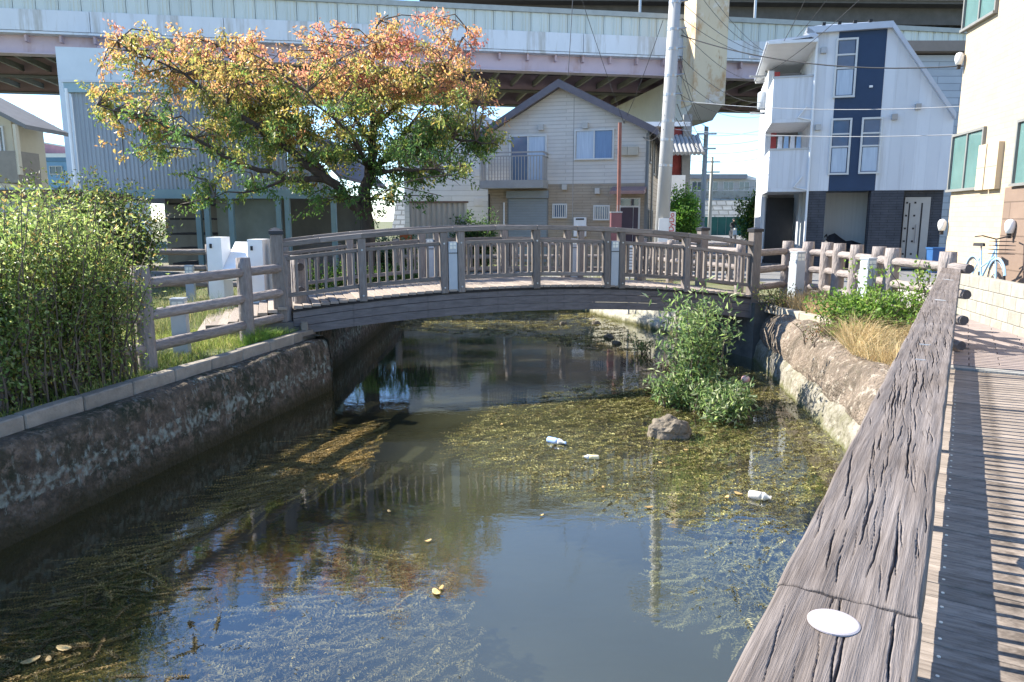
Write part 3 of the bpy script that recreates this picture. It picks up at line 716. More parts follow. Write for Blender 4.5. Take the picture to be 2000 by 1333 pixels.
# concrete block wall with the house plot behind
nmat('block', (.35, .335, .29), (.25, .24, .205), 5, rough=.92, bump=.006, bscale=45, rand=.07, stain=((.24, .235, .19), 2.2, .55, .75, (1, 1, .4)))
W0 = gp(2000, 659); W1 = gp(1862, 612); wd_ = (W0 - W1); wd_.z = 0; wdn = wd_.normalized()
bwl = thing('block_wall', W1, 'low concrete block wall below the bicycle at right', 'wall')
MB().box(W1 + wdn * 2.2 + Vector((0, 0, .33)), (5.5, .12, .78), math.atan2(wdn.y, wdn.x)).build('mortar', M['concrete'], bwl)
for r in range(4):
    s = -.6 + (r % 2) * .2
    while s < 5.0:
        a = W1 + wdn * s; b = W1 + wdn * (s + .39)
        bar('block', bwl, M['block'], a + Vector((0, 0, -.06 + r * .2 + .1)), b + Vector((0, 0, -.06 + r * .2 + .1)), .15, .19, .006); s += .4
# ================================================================ houses
def glassmat(name, c, rough=.06):
    m = nmat(name, c, tuple(q * .75 for q in c), 1.5, rough=rough, spec=.8); return m
glassmat('glass', (.06, .09, .12)); glassmat('glassblue', (.10, .17, .27)); glassmat('glassgreen', (.12, .22, .21))
nmat('curtain', (.50, .58, .66), (.36, .43, .52), 3, (9, 9, .4), .6)
nmat('curtainblue', (.20, .30, .45), (.14, .22, .35), 3, (9, 9, .4), .6)
nmat('frame', (.62, .62, .60), (.55, .55, .53), 5, rough=.5)
nmat('framedark', (.22, .22, .21), (.18, .18, .17), 5, rough=.5)
Z3 = Vector((0, 0, 1))
class Plane:
    """a wall plane: pixel -> (u along wall, z); pieces are boxes proud of the wall"""
    def __init__(s, A, D, nrm): s.A = Vector((A[0], A[1], 0)); s.D = Vector((D[0], D[1], 0)).normalized(); s.n = Vector((nrm[0], nrm[1], 0)).normalized(); s.rz = math.atan2(s.D.y, s.D.x)
    def at(s, x, y): return wp(x, y, s.A, s.D)
    def uz(s, x, y): p = s.at(x, y); return (p - s.A).dot(s.D), p.z
    def P(s, u, z, o=0): return s.A + s.D * u + s.n * o + Z3 * z
    def box(s, name, mat, parent, u0, u1, z0, z1, o0, o1):
        if u1 < u0: u0, u1 = u1, u0
        mb = MB(); mb.box(s.P((u0 + u1) / 2, (z0 + z1) / 2, (o0 + o1) / 2), (u1 - u0, abs(o1 - o0), z1 - z0), s.rz); return mb.build(name, mat, parent)
    def pbox(s, name, mat, parent, x0, y0, x1, y1, o0, o1):
        u0, z1 = s.uz(x0, y0); u1, z0 = s.uz(x1, y1); return s.box(name, mat, parent, u0, u1, z0, z1, o0, o1)
    def window(s, parent, u0, u1, z0, z1, fm, gm, cols=2, rows=(), curt=None, fw=.05):
        if u1 < u0: u0, u1 = u1, u0
        mb = MB(); c = lambda a, b, e, f, o0=.0, o1=.06: mb.box(s.P((a + b) / 2, (e + f) / 2, (o0 + o1) / 2), (b - a, o1 - o0, f - e), s.rz)
        c(u0 - fw, u1 + fw, z1, z1 + fw); c(u0 - fw, u1 + fw, z0 - fw, z0, 0, .09); c(u0 - fw, u0, z0, z1); c(u1, u1 + fw, z0, z1)
        for i in range(1, cols): um = u0 + (u1 - u0) * i / cols; c(um - .025, um + .025, z0, z1, 0, .05)
        for zz in rows: c(u0, u1, zz - .025, zz + .025, 0, .052)
        wn = mb.build('window', fm, parent)
        for i in range(cols):
            a = u0 + (u1 - u0) * i / cols; b = u0 + (u1 - u0) * (i + 1) / cols
            s.box('pane', (gm if not isinstance(gm, (list, tuple)) else gm[i]), wn, a + .026, b - .026, z0, z1, .004, .02)
        return wn
    def pwindow(s, parent, x0, y0, x1, y1, *a, **k):
        u0, z1 = s.uz(x0, y0); u1, z0 = s.uz(x1, y1); return s.window(parent, u0, u1, z0, z1, *a, **k)
# ---------------- centre house: gable end towards the canal, long side along the street
ang = R(15); sd = Vector((math.sin(ang), math.cos(ang), 0)); fdn = Vector((-sd.y, sd.x, 0))   # fdn: along the front to the left
cr_ = dp(1258, 500, 26.0); cr_.z = 0
FR = Plane(cr_, -fdn, -sd)                              # u grows to the right, u<0 is on the wall
h = thing('gabled_house', FR.P(-2.7, 0, 0), 'two-storey beige house with gable, balcony and grey roof behind the bridge', 'house')
uL, _ = FR.uz(953, 400); uA, zA = FR.uz(1095, 172); _, zE = FR.uz(1258, 258); _, zEl = FR.uz(953, 262); zE = (zE + zEl) / 2; zS = FR.uz(1100, 360)[1]
nmat('siding', (.60, .57, .52), (.54, .51, .47), 2, rough=.8, brick=(2.7, .13, (.80, .79, .78), 'xz', .012), bump=.002)
nmat('sidinglow', (.40, .33, .25), (.34, .28, .21), 2, rough=.8, brick=(.6, .10, (.72, .70, .68), 'xz', .008), bump=.002)
nmat('sidingside', (.50, .43, .34), (.43, .37, .29), 2, rough=.8, brick=(.9, .16, (.62, .6, .56), 'yz', .010))
DEP = 7.5
w1 = MB(); w1.prism([FR.P(uL, zS), FR.P(0, zS), FR.P(0, zE), FR.P(uA, zA), FR.P(uL, zE)], sd * .2)
o = w1.build('upper_wall', M['siding'], h)
FR.box('lower_wall', M['sidinglow'], h, uL + .01, 0 - .01, -.05, zS - .003, -.2, 0)
w1 = MB(); w1.box(FR.P(-.1, zE / 2, -DEP / 2 - .1), (.2, DEP - .2, zE), FR.rz); w1.build('side_wall', M['sidingside'], h)
w1 = MB(); w1.box(FR.P(uL + .1, zE / 2, -DEP / 2 - .1), (.2, DEP - .2, zE), FR.rz); w1.build('side_wall', M['siding'], h)
w1 = MB(); w1.prism([FR.P(uL, 0, -DEP), FR.P(0, 0, -DEP), FR.P(0, zE, -DEP), FR.P(uA, zA, -DEP), FR.P(uL, zE, -DEP)], -sd * .2); w1.build('back_wall', M['siding'], h)
nmat('roofgrey', (.17, .16, .175), (.12, .115, .125), 4, rough=.8, rand=.03)
for sgn, ue in ((-1, uL - .35), (1, .38)):
    sl_ = (zE - zA) / ((uL if sgn < 0 else 0) - uA); ze = zA + sl_ * (ue - uA)
    rf = MB().prism([FR.P(uA, zA + .02, .38), FR.P(ue, ze + .02, .38), FR.P(ue, ze + .17, .38), FR.P(uA, zA + .2, .38)], sd * (DEP + .7)).build('roof', M['roofgrey'], h)
    MB().prism([FR.P(uA, zA - .04, .40), FR.P(ue, ze - .04, .40), FR.P(ue, ze + .2, .40), FR.P(uA, zA + .23, .40)], -sd * .03).build('barge_board', nmat('barge', (.15, .135, .15), (.11, .1, .115), 5, rough=.7), rf)
    MB().tube([FR.P(ue, ze - .02, .3), FR.P(ue, ze - .02, -DEP)], .06, 8).build('gutter', M['framedark'], rf)
# joints in the siding
for x in (1120,): u = FR.uz(x, 300)[0]; FR.box('joint_strip', nmat('joint', (.36, .34, .31), None, 4), h, u - .012, u + .012, .3, FR.uz(x, 190)[1], 0, .006)
FR.box('corner_trim', M['framedark'], h, -.045, 0.012, .0, zE - .1, -.05, .012)
# openings
def uzr(P_, x0, y0, x1, y1): a, b = P_.uz(x0, y0); c, d = P_.uz(x1, y1); return min(a, c), max(a, c), min(b, d), max(b, d)
a = uzr(FR, 998, 268, 1065, 356); FR.window(h, a[0], a[1], a[2], a[3], M['frame'], [M['glassblue'], M['curtain']], 2)
a = uzr(FR, 1125, 257, 1196, 309); FR.window(h, a[0], a[1], a[2], a[3], M['frame'], [M['curtain'], M['curtainblue']], 2)
a = uzr(FR, 1082, 401, 1105, 424); wn = FR.window(h, a[0], a[1], a[2], a[3], M['frame'], M['glassblue'], 1)
for i in range(6): FR.box('window_bar', M['frame'], wn, a[0] + (a[1] - a[0]) * (i + .5) / 6 - .012, a[0] + (a[1] - a[0]) * (i + .5) / 6 + .012, a[2], a[3], .06, .08)
a = uzr(FR, 1162, 404, 1188, 428); wn = FR.window(h, a[0], a[1], a[2], a[3], M['frame'], M['glassblue'], 1)
for i in range(6): FR.box('window_bar', M['frame'], wn, a[0] + (a[1] - a[0]) * (i + .5) / 6 - .012, a[0] + (a[1] - a[0]) * (i + .5) / 6 + .012, a[2], a[3], .06, .08)
# roller shutter, slat by slat
a = uzr(FR, 994, 388, 1068, 440); a = (a[0], a[1], .12, a[3])
shm = nmat('shutter', (.27, .30, .32), (.23, .26, .28), 3, rough=.5)
FR.box('shutter_box', shm, h, a[0] - .06, a[1] + .06, a[3], a[3] + .26, 0, .16)
sf = FR.box('shutter_backing', M['framedark'], h, a[0] - .05, a[1] + .05, a[2], a[3], .002, .03)
z = a[2]
while z < a[3] - .05:
    FR.box('shutter_slat', shm, sf, a[0], a[1], z, z + .085, .03, .05); z += .092
# balcony
bm_ = nmat('balcony', (.36, .345, .32), (.30, .285, .265), 4, rough=.6)
a = uzr(FR, 952, 302, 1076, 369); bo = .85
bc = FR.box('balcony_floor', bm_, h, a[0] - .05, a[1] - .1, a[2], a[2] + .28, 0, bo)
for zz, hh in ((a[3] - .05, .05), (a[3] - .17, .035)):
    FR.box('balcony_rail', bm_, bc, a[0] - .05, a[1] - .1, zz, zz + hh, bo - .06, bo - .01)
    for uu in (a[0] - .05, a[1] - .15): FR.box('balcony_rail', bm_, bc, uu, uu + .05, zz, zz + hh, 0, bo - .065)
nb_ = 22
for i in range(nb_):
    uu = a[0] - .03 + (a[1] - a[0] - .1) * i / (nb_ - 1); FR.box('balcony_baluster', bm_, bc, uu - .012, uu + .012, a[2] + .28, a[3] - .17, bo - .05, bo - .02)
for uu in (a[0] - .04, a[1] - .14):
    for i in range(6): FR.box('balcony_baluster', bm_, bc, uu, uu + .025, a[2] + .28, a[3] - .17, .1 + i * .11, .125 + i * .11)
# vents, boxes, light, canopy, door, pipes, water heater
vm = nmat('ventgrey', (.50, .48, .44), None, 4, rough=.5)
for x0, y0, x1, y1 in ((1053, 244, 1063, 255), (1139, 241, 1149, 252), (1163, 368, 1172, 379), (1099, 361, 1108, 371)): FR.pbox('vent', vm, h, x0, y0, x1, y1, 0, .16)
for x0, y0, x1, y1 in ((1212, 288, 1226, 304), (1227, 288, 1247, 304)): FR.pbox('utility_box', nmat('tanbox', (.45, .41, .33), None, 4, rough=.6), h, x0, y0, x1, y1, 0, .2)
a = uzr(FR, 1197, 365, 1262, 377)
cn = MB().prism([FR.P(a[0], a[3], 0), FR.P(a[0], a[2] + .05, .8), FR.P(a[0], a[2] - .06, .8), FR.P(a[0], a[3] - .2, 0)], FR.D * (a[1] - a[0])).build('porch_canopy', nmat('canopyred', (.30, .19, .17), (.23, .15, .14), 5, rough=.7), h)
a = uzr(FR, 1211, 404, 1245, 480); ds = FR.box('door_frame', M['frame'], h, a[0] - .06, a[1] + .06, .02, a[3] + .3, 0, .05)
dm = nmat('doorpurple', (.065, .045, .06), (.05, .035, .045), 3, rough=.5)
FR.box('door_leaf', dm, ds, a[0], a[0] + (a[1] - a[0]) * .72, .05, a[3] - .03, .05, .075); FR.box('door_leaf', dm, ds, a[0] + (a[1] - a[0]) * .75, a[1], .05, a[3] - .03, .05, .07); FR.box('transom_pane', M['glass'], ds, a[0], a[1], a[3] + .03, a[3] + .26, .05, .06)
wh = FR.pbox('water_heater', M['white'], h, 1123, 425, 1146, 462, .02, .25); FR.pbox('heater_slot', M['dark'], wh, 1127, 427, 1143, 430, .25, .262)
MB().tube([FR.P(.05, .1, .05), FR.P(.05, zE - .05, .05)], .035, 8).build('drainpipe', M['framedark'], h)
MB().tube([FR.P(uL + .06, .1, .06), FR.P(uL + .06, 2.6, .06)], .035, 8).build('drainpipe', M['dark'], h)
u_ = FR.uz(985, 400)[0]; MB().tube([FR.P(u_, .1, .05), FR.P(u_, FR.uz(985, 396)[1], .05)], .03, 8).build('drainpipe', M['white'], h)
SDP = Plane(cr_, sd, FR.D)                              # side wall facing the street
for u0, u1, z0, z1 in ((.5, 1.1, 3.7, 4.8), (2.4, 3.2, 3.4, 4.6), (.55, 1.1, .5, 2.0), (2.2, 2.8, .5, 2.0), (4.4, 5.2, 3.4, 4.6)):
    SDP.window(h, u0, u1, z0, z1, M['framedark'], M['glass'], 1)
MB().tube([SDP.P(1.9, .1, .06), SDP.P(1.9, zE, .06)], .04, 8).build('drainpipe', M['framedark'], h)
# ---------------- red building with tiled roof behind, beside the pole
rb = thing('red_building', (8.3, 36, 0), 'narrow dark red building with grey tiled roof behind the utility pole', 'building')
RBP = Plane((dp(1290, 400, 35).x, 35), (1, .0), (0, -1))
u1_ = RBP.uz(1338, 300)[0]
RBP.box('wall', nmat('redwall', (.24, .045, .04), (.17, .035, .03), 3, rough=.8), rb, .3, u1_, 0, RBP.uz(1300, 250)[1], -5, 0)
RBP.box('white_wall', M['white'], rb, -2.6, .9, 0, RBP.uz(1300, 345)[1], 0, 1.0)
tz = RBP.uz(1300, 290)[1]
for i in range(12):
    uu = -.5 + i * .19; MB().tube([RBP.P(uu, tz - .35, 1.3), RBP.P(uu, tz + .55, -.02)], .1, 8).build('roof_tile_row', nmat('tile', (.34, .34, .33), (.25, .25, .245), 6, rough=.6, rand=.12), rb)
RBP.box('roof_edge', M['white'], rb, -2.8, u1_ + .15, RBP.uz(1300, 248)[1], RBP.uz(1300, 248)[1] + .2, -5.2, .2)
RBP.pbox('pillar', M['framedark'], rb, 1334, 225, 1341, 470, 0, .2)
# ---------------- white and navy three-storey house
BY = 25.0; NP = Plane((dp(1570, 480, BY).x, BY), (math.cos(R(15)), -math.sin(R(15))), (-math.sin(R(15)), -math.cos(R(15))))
h = thing('navy_white_house', NP.P(4, 0, 0), 'tall white house with navy panel, balconies and dark brick base at right', 'house')
nmat('panelwhite', (.68, .70, .72), (.62, .64, .67), 2, (1, 1, .3), .55, brick=(.36, 9.0, (.90, .90, .92), 'xz', .006), stain=((.52, .53, .54), 1.2, .54, .7, (3, 3, .12)))
nmat('navy', (.028, .055, .11), (.022, .045, .092), 2, rough=.55)
nmat('darkbrick', (.085, .088, .10), (.055, .058, .068), 3, rough=.85, brick=(.45, .085, (.5, .5, .5), 'xz', .007), bump=.002, rand=.0)
def Z_(y, x=1650): return NP.uz(x, y)[1]
def U_(x, y=372): return NP.uz(x, y)[0]
zb = Z_(373); zt = Z_(62); uR = U_(1850, 373)
# profile of the front: flat top, long slope down to the right
up_ = [(0, zb), (uR, zb), (uR, Z_(235, 1850)), (U_(1741, 60), Z_(62)), (U_(1575, 66), zt - .02), (0, Z_(80))]
uN0, uN1 = U_(1630, 200), U_(1722, 200)
def clipu(P_, lo, hi):
    outp = []
    def cut(P, val, keep):
        r = []
        for i in range(len(P)):
            a, b = P[i], P[(i + 1) % len(P)]
            ia, ib = keep(a[0]), keep(b[0])
            if ia: r.append(a)
            if ia != ib: t = (val - a[0]) / (b[0] - a[0]); r.append((val, a[1] + t * (b[1] - a[1])))
        return r
    return cut(cut(P_, lo, lambda u: u >= lo - 1e-9), hi, lambda u: u <= hi + 1e-9)
def pf(name, mat, lo, hi, o0, depth):
    p = clipu(up_, lo, hi); return MB().prism([NP.P(a, b, o0) for a, b in p], -NP.n * depth).build(name, mat, h)
pf('wall_panel', M['panelwhite'], -.0, uN0 - .005, 0, 7); pf('navy_panel', M['navy'], uN0, uN1, .012, 6.9); pf('wall_panel', M['panelwhite'], uN1 + .005, uR, 0, 7)
rfm = nmat('roofwhite', (.52, .55, .60), (.45, .48, .53), 3, rough=.4, metal=.3)
pr_ = [up_[2], up_[3], up_[4], up_[5]]
for (a, b) in zip(pr_[:-1], pr_[1:]):
    MB().prism([NP.P(a[0], a[1], .18), NP.P(b[0], b[1], .18), NP.P(b[0], b[1] + .2, .18), NP.P(a[0], a[1] + .2, .18)], -NP.n * 7.4).build('roof', rfm, h)
a0, a1, b0_, b1_ = U_(1580, 60), U_(1740, 60), U_(1625, 45), U_(1715, 45)
MB().hexa([NP.P(a0, zt + .19, .12), NP.P(a1, zt + .19, .12), NP.P(a1, zt + .19, -6), NP.P(a0, zt + .19, -6)], [NP.P(b0_, zt + .62, -1.6), NP.P(b1_, zt + .62, -1.6), NP.P(b1_, zt + .62, -5), NP.P(b0_, zt + .62, -5)]).build('roof_hip', rfm, h)
for x in (1605, 1635, 1665, 1695): NP.box('snow_guard', M['dark'], h, U_(x, 50), U_(x, 50) + .1, zt + .2, zt + .28, .08, .2)
# ground floor: brick piers, recessed carport, door
ub0, ub1, ub2 = U_(1612, 400), U_(1700, 400), U_(1764, 400)
NP.box('brick_pier', M['darkbrick'], h, .05, ub0, -.05, zb - .004, -.5, 0)
NP.box('brick_pier', M['darkbrick'], h, ub1, ub2, -.05, zb - .004, -.5, 0)
NP.box('carport_wall', nmat('ribbed', (.52, .54, .54), (.44, .46, .47), 2, (8, 1, .3), .6, .01), h, .05, uR, -.05, zb - .004, -1.9, -1.7)
NP.box('brick_wall', M['darkbrick'], h, ub2 + .003, uR, -.05, zb - .004, -1.2, -.35)
dr = NP.box('door', nmat('doorbeige', (.42, .395, .36), (.37, .35, .32), 3, rough=.5), h, U_(1771, 400), U_(1822, 400), .05, Z_(385, 1790), -.34, -.27)
for u in (.33, .62): NP.box('door_glass', M['dark'], dr, U_(1771) + (U_(1822) - U_(1771)) * (.22 if u < .5 else .70), U_(1771) + (U_(1822) - U_(1771)) * (.27 if u < .5 else .76), .4, 2.2, -.27, -.262)
for k in range(5):
    for fr__ in (.1, .42): NP.box('door_stud', M['dark'], dr, U_(1771) + (U_(1822) - U_(1771)) * fr__, U_(1771) + (U_(1822) - U_(1771)) * fr__ + .06, .5 + k * .42, .56 + k * .42, -.27, -.262)
NP.box('door_handle', M['metal'], dr, U_(1771) + (U_(1822) - U_(1771)) * .56, U_(1771) + (U_(1822) - U_(1771)) * .6, .9, 1.5, -.27, -.22)
# windows of the navy strip: three lights each
for x0, y0, x1, y1 in ((1634, 80, 1668, 187), (1624, 236, 1656, 338), (1684, 234, 1716, 336)):
    a = uzr(NP, x0, y0, x1, y1); hh = a[3] - a[2]; wn = NP.window(h, a[0] + .05, a[1] - .05, a[2], a[3], M['frame'], M['glassblue'], 1, (a[2] + hh * .5, a[2] + hh * .74), fw=.06)
    NP.box('curtain', M['curtain'], wn, a[0] + .08, a[1] - .08, a[2] + .03, a[2] + hh * .47, .021, .03)
for x, y in ((1608, 100), (1597, 250), (1746, 230), (1792, 210)):
    NP.pbox('vent_hood', M['metal'], h, x - 5, y - 6, x + 5, y + 5, 0, .14)
NP.box('wall_lamp', M['white'], h, U_(1697, 172), U_(1697, 172) + .1, Z_(174), Z_(170), .012, .08)
# left side: deep wall, balconies at the front-left corner
SL = U_(1499, 372)
MB().box(NP.P(-.0 + .1, zt / 2 + .0, -4.6), (.2, 4.8, zt - .3), NP.rz).build('side_wall', M['panelwhite'], h)
MB().box(NP.P(SL + .12, zt / 2 - .2, -5.0), (.2, 4.0, zt - .7), NP.rz).build('side_wall', M['panelwhite'], h)
MB().box(NP.P(SL / 2, zt / 2 - .2, -3.2), (-SL - .2, .2, zt - .9), NP.rz).build('recess_wall', nmat('recess', (.20, .20, .21), None, 4), h)
NP.box('red_panel', nmat('redpanel', (.36, .07, .07), None, 3), h, SL + .22, SL + .42, zb + .1, zt - .6, -3.08, -3.0)
for (yt, yb) in ((293, 375), (152, 240)):
    z1, z0 = Z_(yt, 1540), Z_(yb, 1540)
    bb_ = MB()
    bb_.box(NP.P(SL / 2, z0 + .06, -1.5), (-SL, 3.0, .12), NP.rz); b0 = bb_.build('balcony_floor', M['panelwhite'], h)
    NP.box('balcony_front', M['panelwhite'], b0, SL, -.015, z0 + .12, z1, -.12, .0); NP.box('balcony_side', M['panelwhite'], b0, SL, SL + .12, z0 + .12, z1, -3.0, -.125)
    NP.box('balcony_cap', M['metal'], b0, SL - .03, -.015, z1, z1 + .05, -.15, .03)
    MB().tube([NP.P(-.2, z0 + .5, .04), NP.P(-.45, z0 + .15, .04), NP.P(-.02, z0 + .05, .06)], .03, 6).build('drain_bend', M['white'], b0)
NP.box('eave', M['white'], h, SL - .25, .0, Z_(88, 1540), Z_(82, 1540), -7, .25)
MB().prism([NP.P(SL - .3, Z_(85, 1540), .2), NP.P(.0, Z_(70), .2), NP.P(0, Z_(66), .2), NP.P(SL - .3, Z_(80, 1540), .2)], -NP.n * 7).build('roof', rfm, h)
MB().tube([NP.P(.0, .1, .06), NP.P(.0, zt - .2, .06)], .04, 8).build('drainpipe', M['white'], h)
NP.box('corner_wall', M['panelwhite'], h, SL, SL + .15, 0, zb - .1, -4, -2.9); NP.box('entry_recess', M['dark'], h, SL + .2, -.1, 0, zb - .14, -3.0, -2.9)
# laundry on the middle balcony
ly = thing('laundry', NP.P(-.7, Z_(293), -.6), 'pale clothes drying on the middle balcony of the navy and white house', 'laundry')
for i, c in enumerate(((.65, .66, .68), (.35, .5, .7), (.7, .7, .72), (.3, .45, .66))):
    u = -1.0 + i * .2; zt_ = Z_(293) + .55; mb = MB()
    mb.hexa([NP.P(u, zt_ - .6, -.6), NP.P(u + .17, zt_ - .62, -.57), NP.P(u + .17, zt_ - .62, -.54), NP.P(u, zt_ - .6, -.57)], [NP.P(u + .02, zt_, -.6), NP.P(u + .15, zt_, -.6), NP.P(u + .15, zt_, -.585), NP.P(u + .02, zt_, -.585)])
    mb.build('garment', nmat('cloth%d' % i, c, None, 6, rough=.9), ly)
MB().tube([NP.P(-1.25, Z_(293) + .56, -.6), NP.P(-.1, Z_(293) + .56, -.6)], .012, 6).build('pole', M['metal'], ly)
# covered motorbike in the carport
cm = thing('covered_motorbike', NP.P(U_(1660), 0, -1.0), 'motorbike under a dark tarpaulin in the carport', 'motorbike')
mb = MB(); px_ = []
for i in range(9):
    u = U_(1622) + i * .19; top = (.75, 1.12, 1.2, 1.05, .92, .95, .88, .8, .62)[i]
    px_.append([NP.P(u, 0, -.75), NP.P(u, top * .7, -.8), NP.P(u, top, -1.0), NP.P(u, top * .7, -1.2), NP.P(u, 0, -1.25)])
mb.v = [tuple(q) for r_ in px_ for q in r_]; mb.f = [(i * 5 + j, i * 5 + 5 + j, i * 5 + 6 + j, i * 5 + 1 + j) for i in range(8) for j in range(4)] + [(0, 1, 2, 3, 4), (44, 43, 42, 41, 40)]
mb.build('tarpaulin', nmat('tarp', (.03, .032, .038), (.02, .02, .025), 5, rough=.5), cm); MB().tube([NP.P(U_(1622) + .1, 1.05, -.7), NP.P(U_(1622) + .12, 1.15, -1.0), NP.P(U_(1622) + .1, 1.05, -1.3)], .02, 6).build('handlebar', M['dark'], cm)
# ---------------- grey-roofed house between, far right
gh = thing('grey_gable_house', (22, 33, 0), 'house with pale grey siding and brown roof behind the navy house', 'house')
GP_ = Plane((dp(1785, 300, 33).x, 33), (1, 0), (0, -1))
GP_.box('wall', nmat('sidinggrey', (.42, .44, .47), (.37, .39, .42), 2, rough=.7, brick=(2, .3, (.6, .6, .6), 'xz', .015)), gh, -.5, 6, 0, GP_.uz(1830, 108)[1], -5, 0)
GP_.box('roof', nmat('roofbrown', (.24, .19, .16), (.2, .16, .13), 3, rough=.7), gh, -1, 6.5, GP_.uz(1830, 105)[1], GP_.uz(1830, 85)[1], -5, .5)
# ---------------- sunlit cream house on the right
c0 = dp(1840, 560, 15.9); BDi = Vector((-.18, -1, 0)).normalized(); BPn = Vector((-1, .18, 0)); BP = Plane((c0.x, c0.y), (BDi.x, BDi.y), (BPn.x, BPn.y))
h = thing('cream_house', (c0.x + 2, c0.y - 2, 0), 'sunlit cream tiled house with green-tinted windows at the right edge', 'house')
nmat('cream', (.50, .395, .27), (.45, .355, .245), 2.5, rough=.8, brick=(.3, .1, (.86, .86, .86), 'xz', .006), bump=.001)
nmat('brownpanel', (.23, .165, .125), (.19, .135, .105), 2, rough=.7, brick=(3, .3, (.6, .6, .6), 'xz', .012))
uB = BP.uz(1958, 450)[0]
m_ = Matrix.Rotation(BP.rz, 4, 'Z')
def bbox(name, mat, u0, u1, z0, z1, o0, o1, parent):     # local-axis box so brick coords follow the wall
    mb = MB(); mb.box((0, 0, 0), (u1 - u0, o1 - o0, z1 - z0)); me = bpy.data.meshes.new(name); me.from_pydata(mb.v, [], mb.f); me.update(); me.materials.append(mat)
    m = Matrix.Rotation(BP.rz, 4, 'Z'); m.translation = BP.P((u0 + u1) / 2, (z0 + z1) / 2, (o0 + o1) / 2); return put(name, me, parent, m)
bbox('wall', M['cream'], 0, 9.0, .42, 10.0, -6, 0, h); bbox('plinth', M['white'], -.0, 9.0, -.05, .417, -6, -.02, h)
zbp = BP.uz(1985, 365)[1]
bbox('wood_panel', M['brownpanel'], uB, 9.0, .5, zbp, .0, .03, h)
for x0, y0, x1, y1, cm_ in ((1862, 262, 1919, 368, 2), (1890, -30, 1949, 38, 2), (1990, 232, 2060, 355, 2)):
    a0, _ = BP.uz(x0, (y0 + y1) / 2); a1, _ = BP.uz(x1, (y0 + y1) / 2); xm = (x0 + x1) / 2
    z1 = BP.uz(xm, y0 if y0 > -20 else y0)[1]; z0 = BP.uz(xm, y1)[1]
    BP.window(h, a0, a1, z0, z1, M['framedark'], [M['glassgreen'], M['glassgreen']], 2)
mt = nmat('meterbox', (.50, .41, .29), (.45, .37, .26), 3, rough=.6)
for x0, x1 in ((1919, 1934), (1936, 1958)):
    a0, a1 = BP.uz(x0, 325)[0], BP.uz(x1, 325)[0]; bx_ = BP.box('meter_box', mt, h, a0, a1, BP.uz(1940, 370)[1], BP.uz(1940, 281)[1], 0, .10)
    zm = BP.uz(1940, 326)[1]; BP.box('meter_seam', M['framedark'], bx_, a0 + .02, a1 - .02, zm - .006, zm + .006, .10, .104)
for x, y in ((1850, 440), (1985, 443), (1884, 115)):
    u, z = BP.uz(x, y); mb = MB(); n = 10
    c = BP.P(u, z, .1); mb.tube([c - Z3 * .12, c - Z3 * .02, c + Z3 * .06, c + Z3 * .11, c + Z3 * .13], [.06, .085, .085, .06, .01], n); lm = mb.build('wall_lamp', M['white'], h, True); MB().box(c - Z3 * .16, (.06, .06, .09), BP.rz).build('lamp_socket', M['dark'], lm)
MB().box(BP.P(4.5, 10.05, -3), (9.4, 6.4, .2), BP.rz).build('roof', M['roofgrey'], h)
# ---------------- left: corrugated workshop
WY = 21.0; WP = Plane((dp(150, 300, WY).x, WY), (1, .02), (.02, -1))
h = thing('workshop', WP.P(3.5, 0, 0), 'blue-grey corrugated workshop with open ground floor behind the tree', 'building')
def WZ_(y, x=300): return WP.uz(x, y)[1]
def WU(x, y=370): return WP.uz(x, y)[0]
zt, zb = WZ_(182, 200), WZ_(370, 350); u1 = WU(560, 300); u2 = WU(652, 380)
def corrug(P_, u0, u1, z0, z1f, name, mat, parent, pitch=.115, dep=.025, o=0.0):
    mb = MB(); n = int((u1 - u0) / pitch * 4); vs = []
    for i in range(n + 1):
        u = u0 + (u1 - u0) * i / n; q = o + (dep if i % 4 in (1, 2) else 0); zz = z1f(u) if callable(z1f) else z1f
        vs += [P_.P(u, z0, q), P_.P(u, zz, q), P_.P(u, zz, q - .05), P_.P(u, z0, q - .05)]
    f = [(4 * i, 4 * i + 4, 4 * i + 5, 4 * i + 1) for i in range(n)] + [(4 * i + 3, 4 * i + 2, 4 * i + 6, 4 * i + 7) for i in range(n)] + [(4 * i + 1, 4 * i + 5, 4 * i + 6, 4 * i + 2) for i in range(n)]
    return mb.add(vs, f).build(name, mat, parent)
cmt = nmat('corrugated', (.31, .345, .375), (.26, .29, .32), 1.5, (3, 3, .4), .55, stain=((.20, .2, .19), .8, .6, .8))
corrug(WP, 0, u1, zb, zt, 'corrugated_wall', cmt, h)
corrug(WP, u1 + .02, u2, zb, lambda u: zt - .9 - (u - u1) / (u2 - u1) * (zt - .9 - zb - .3), 'corrugated_wall', cmt, h)
SWP = Plane(WP.P(0, 0), (-.02, 1), (-1, -.02)); corrug(SWP, .06, 8, zb - .3, zt, 'corrugated_wall', cmt, h)
teal = nmat('tealsteel', (.22, .31, .32), (.18, .26, .27), 3, rough=.6)
WP.box('eaves_beam', nmat('tealtrim', (.30, .42, .46), None, 3, rough=.5), h, -.12, u1, zt + .002, zt + .26, -.3, .12)
MB().prism([WP.P(-.2, zt + .26, .15), WP.P(u1 + .1, zt + .26, .15), WP.P(u1 + .1, zt + .85, -8), WP.P(-.2, zt + .85, -8)], (0, 0, .06)).build('roof', nmat('roofpale', (.55, .57, .60), (.48, .5, .53), 3, rough=.5, metal=.2), h)
MB().prism([WP.P(u1 + .05, zt - .85, .12), WP.P(u2 + .2, zb + .3, .12), WP.P(u2 + .2, zb + .4, .12), WP.P(u1 + .05, zt - .75, .12)], (0, 8, 0)).build('roof', M['roofgrey'], h)
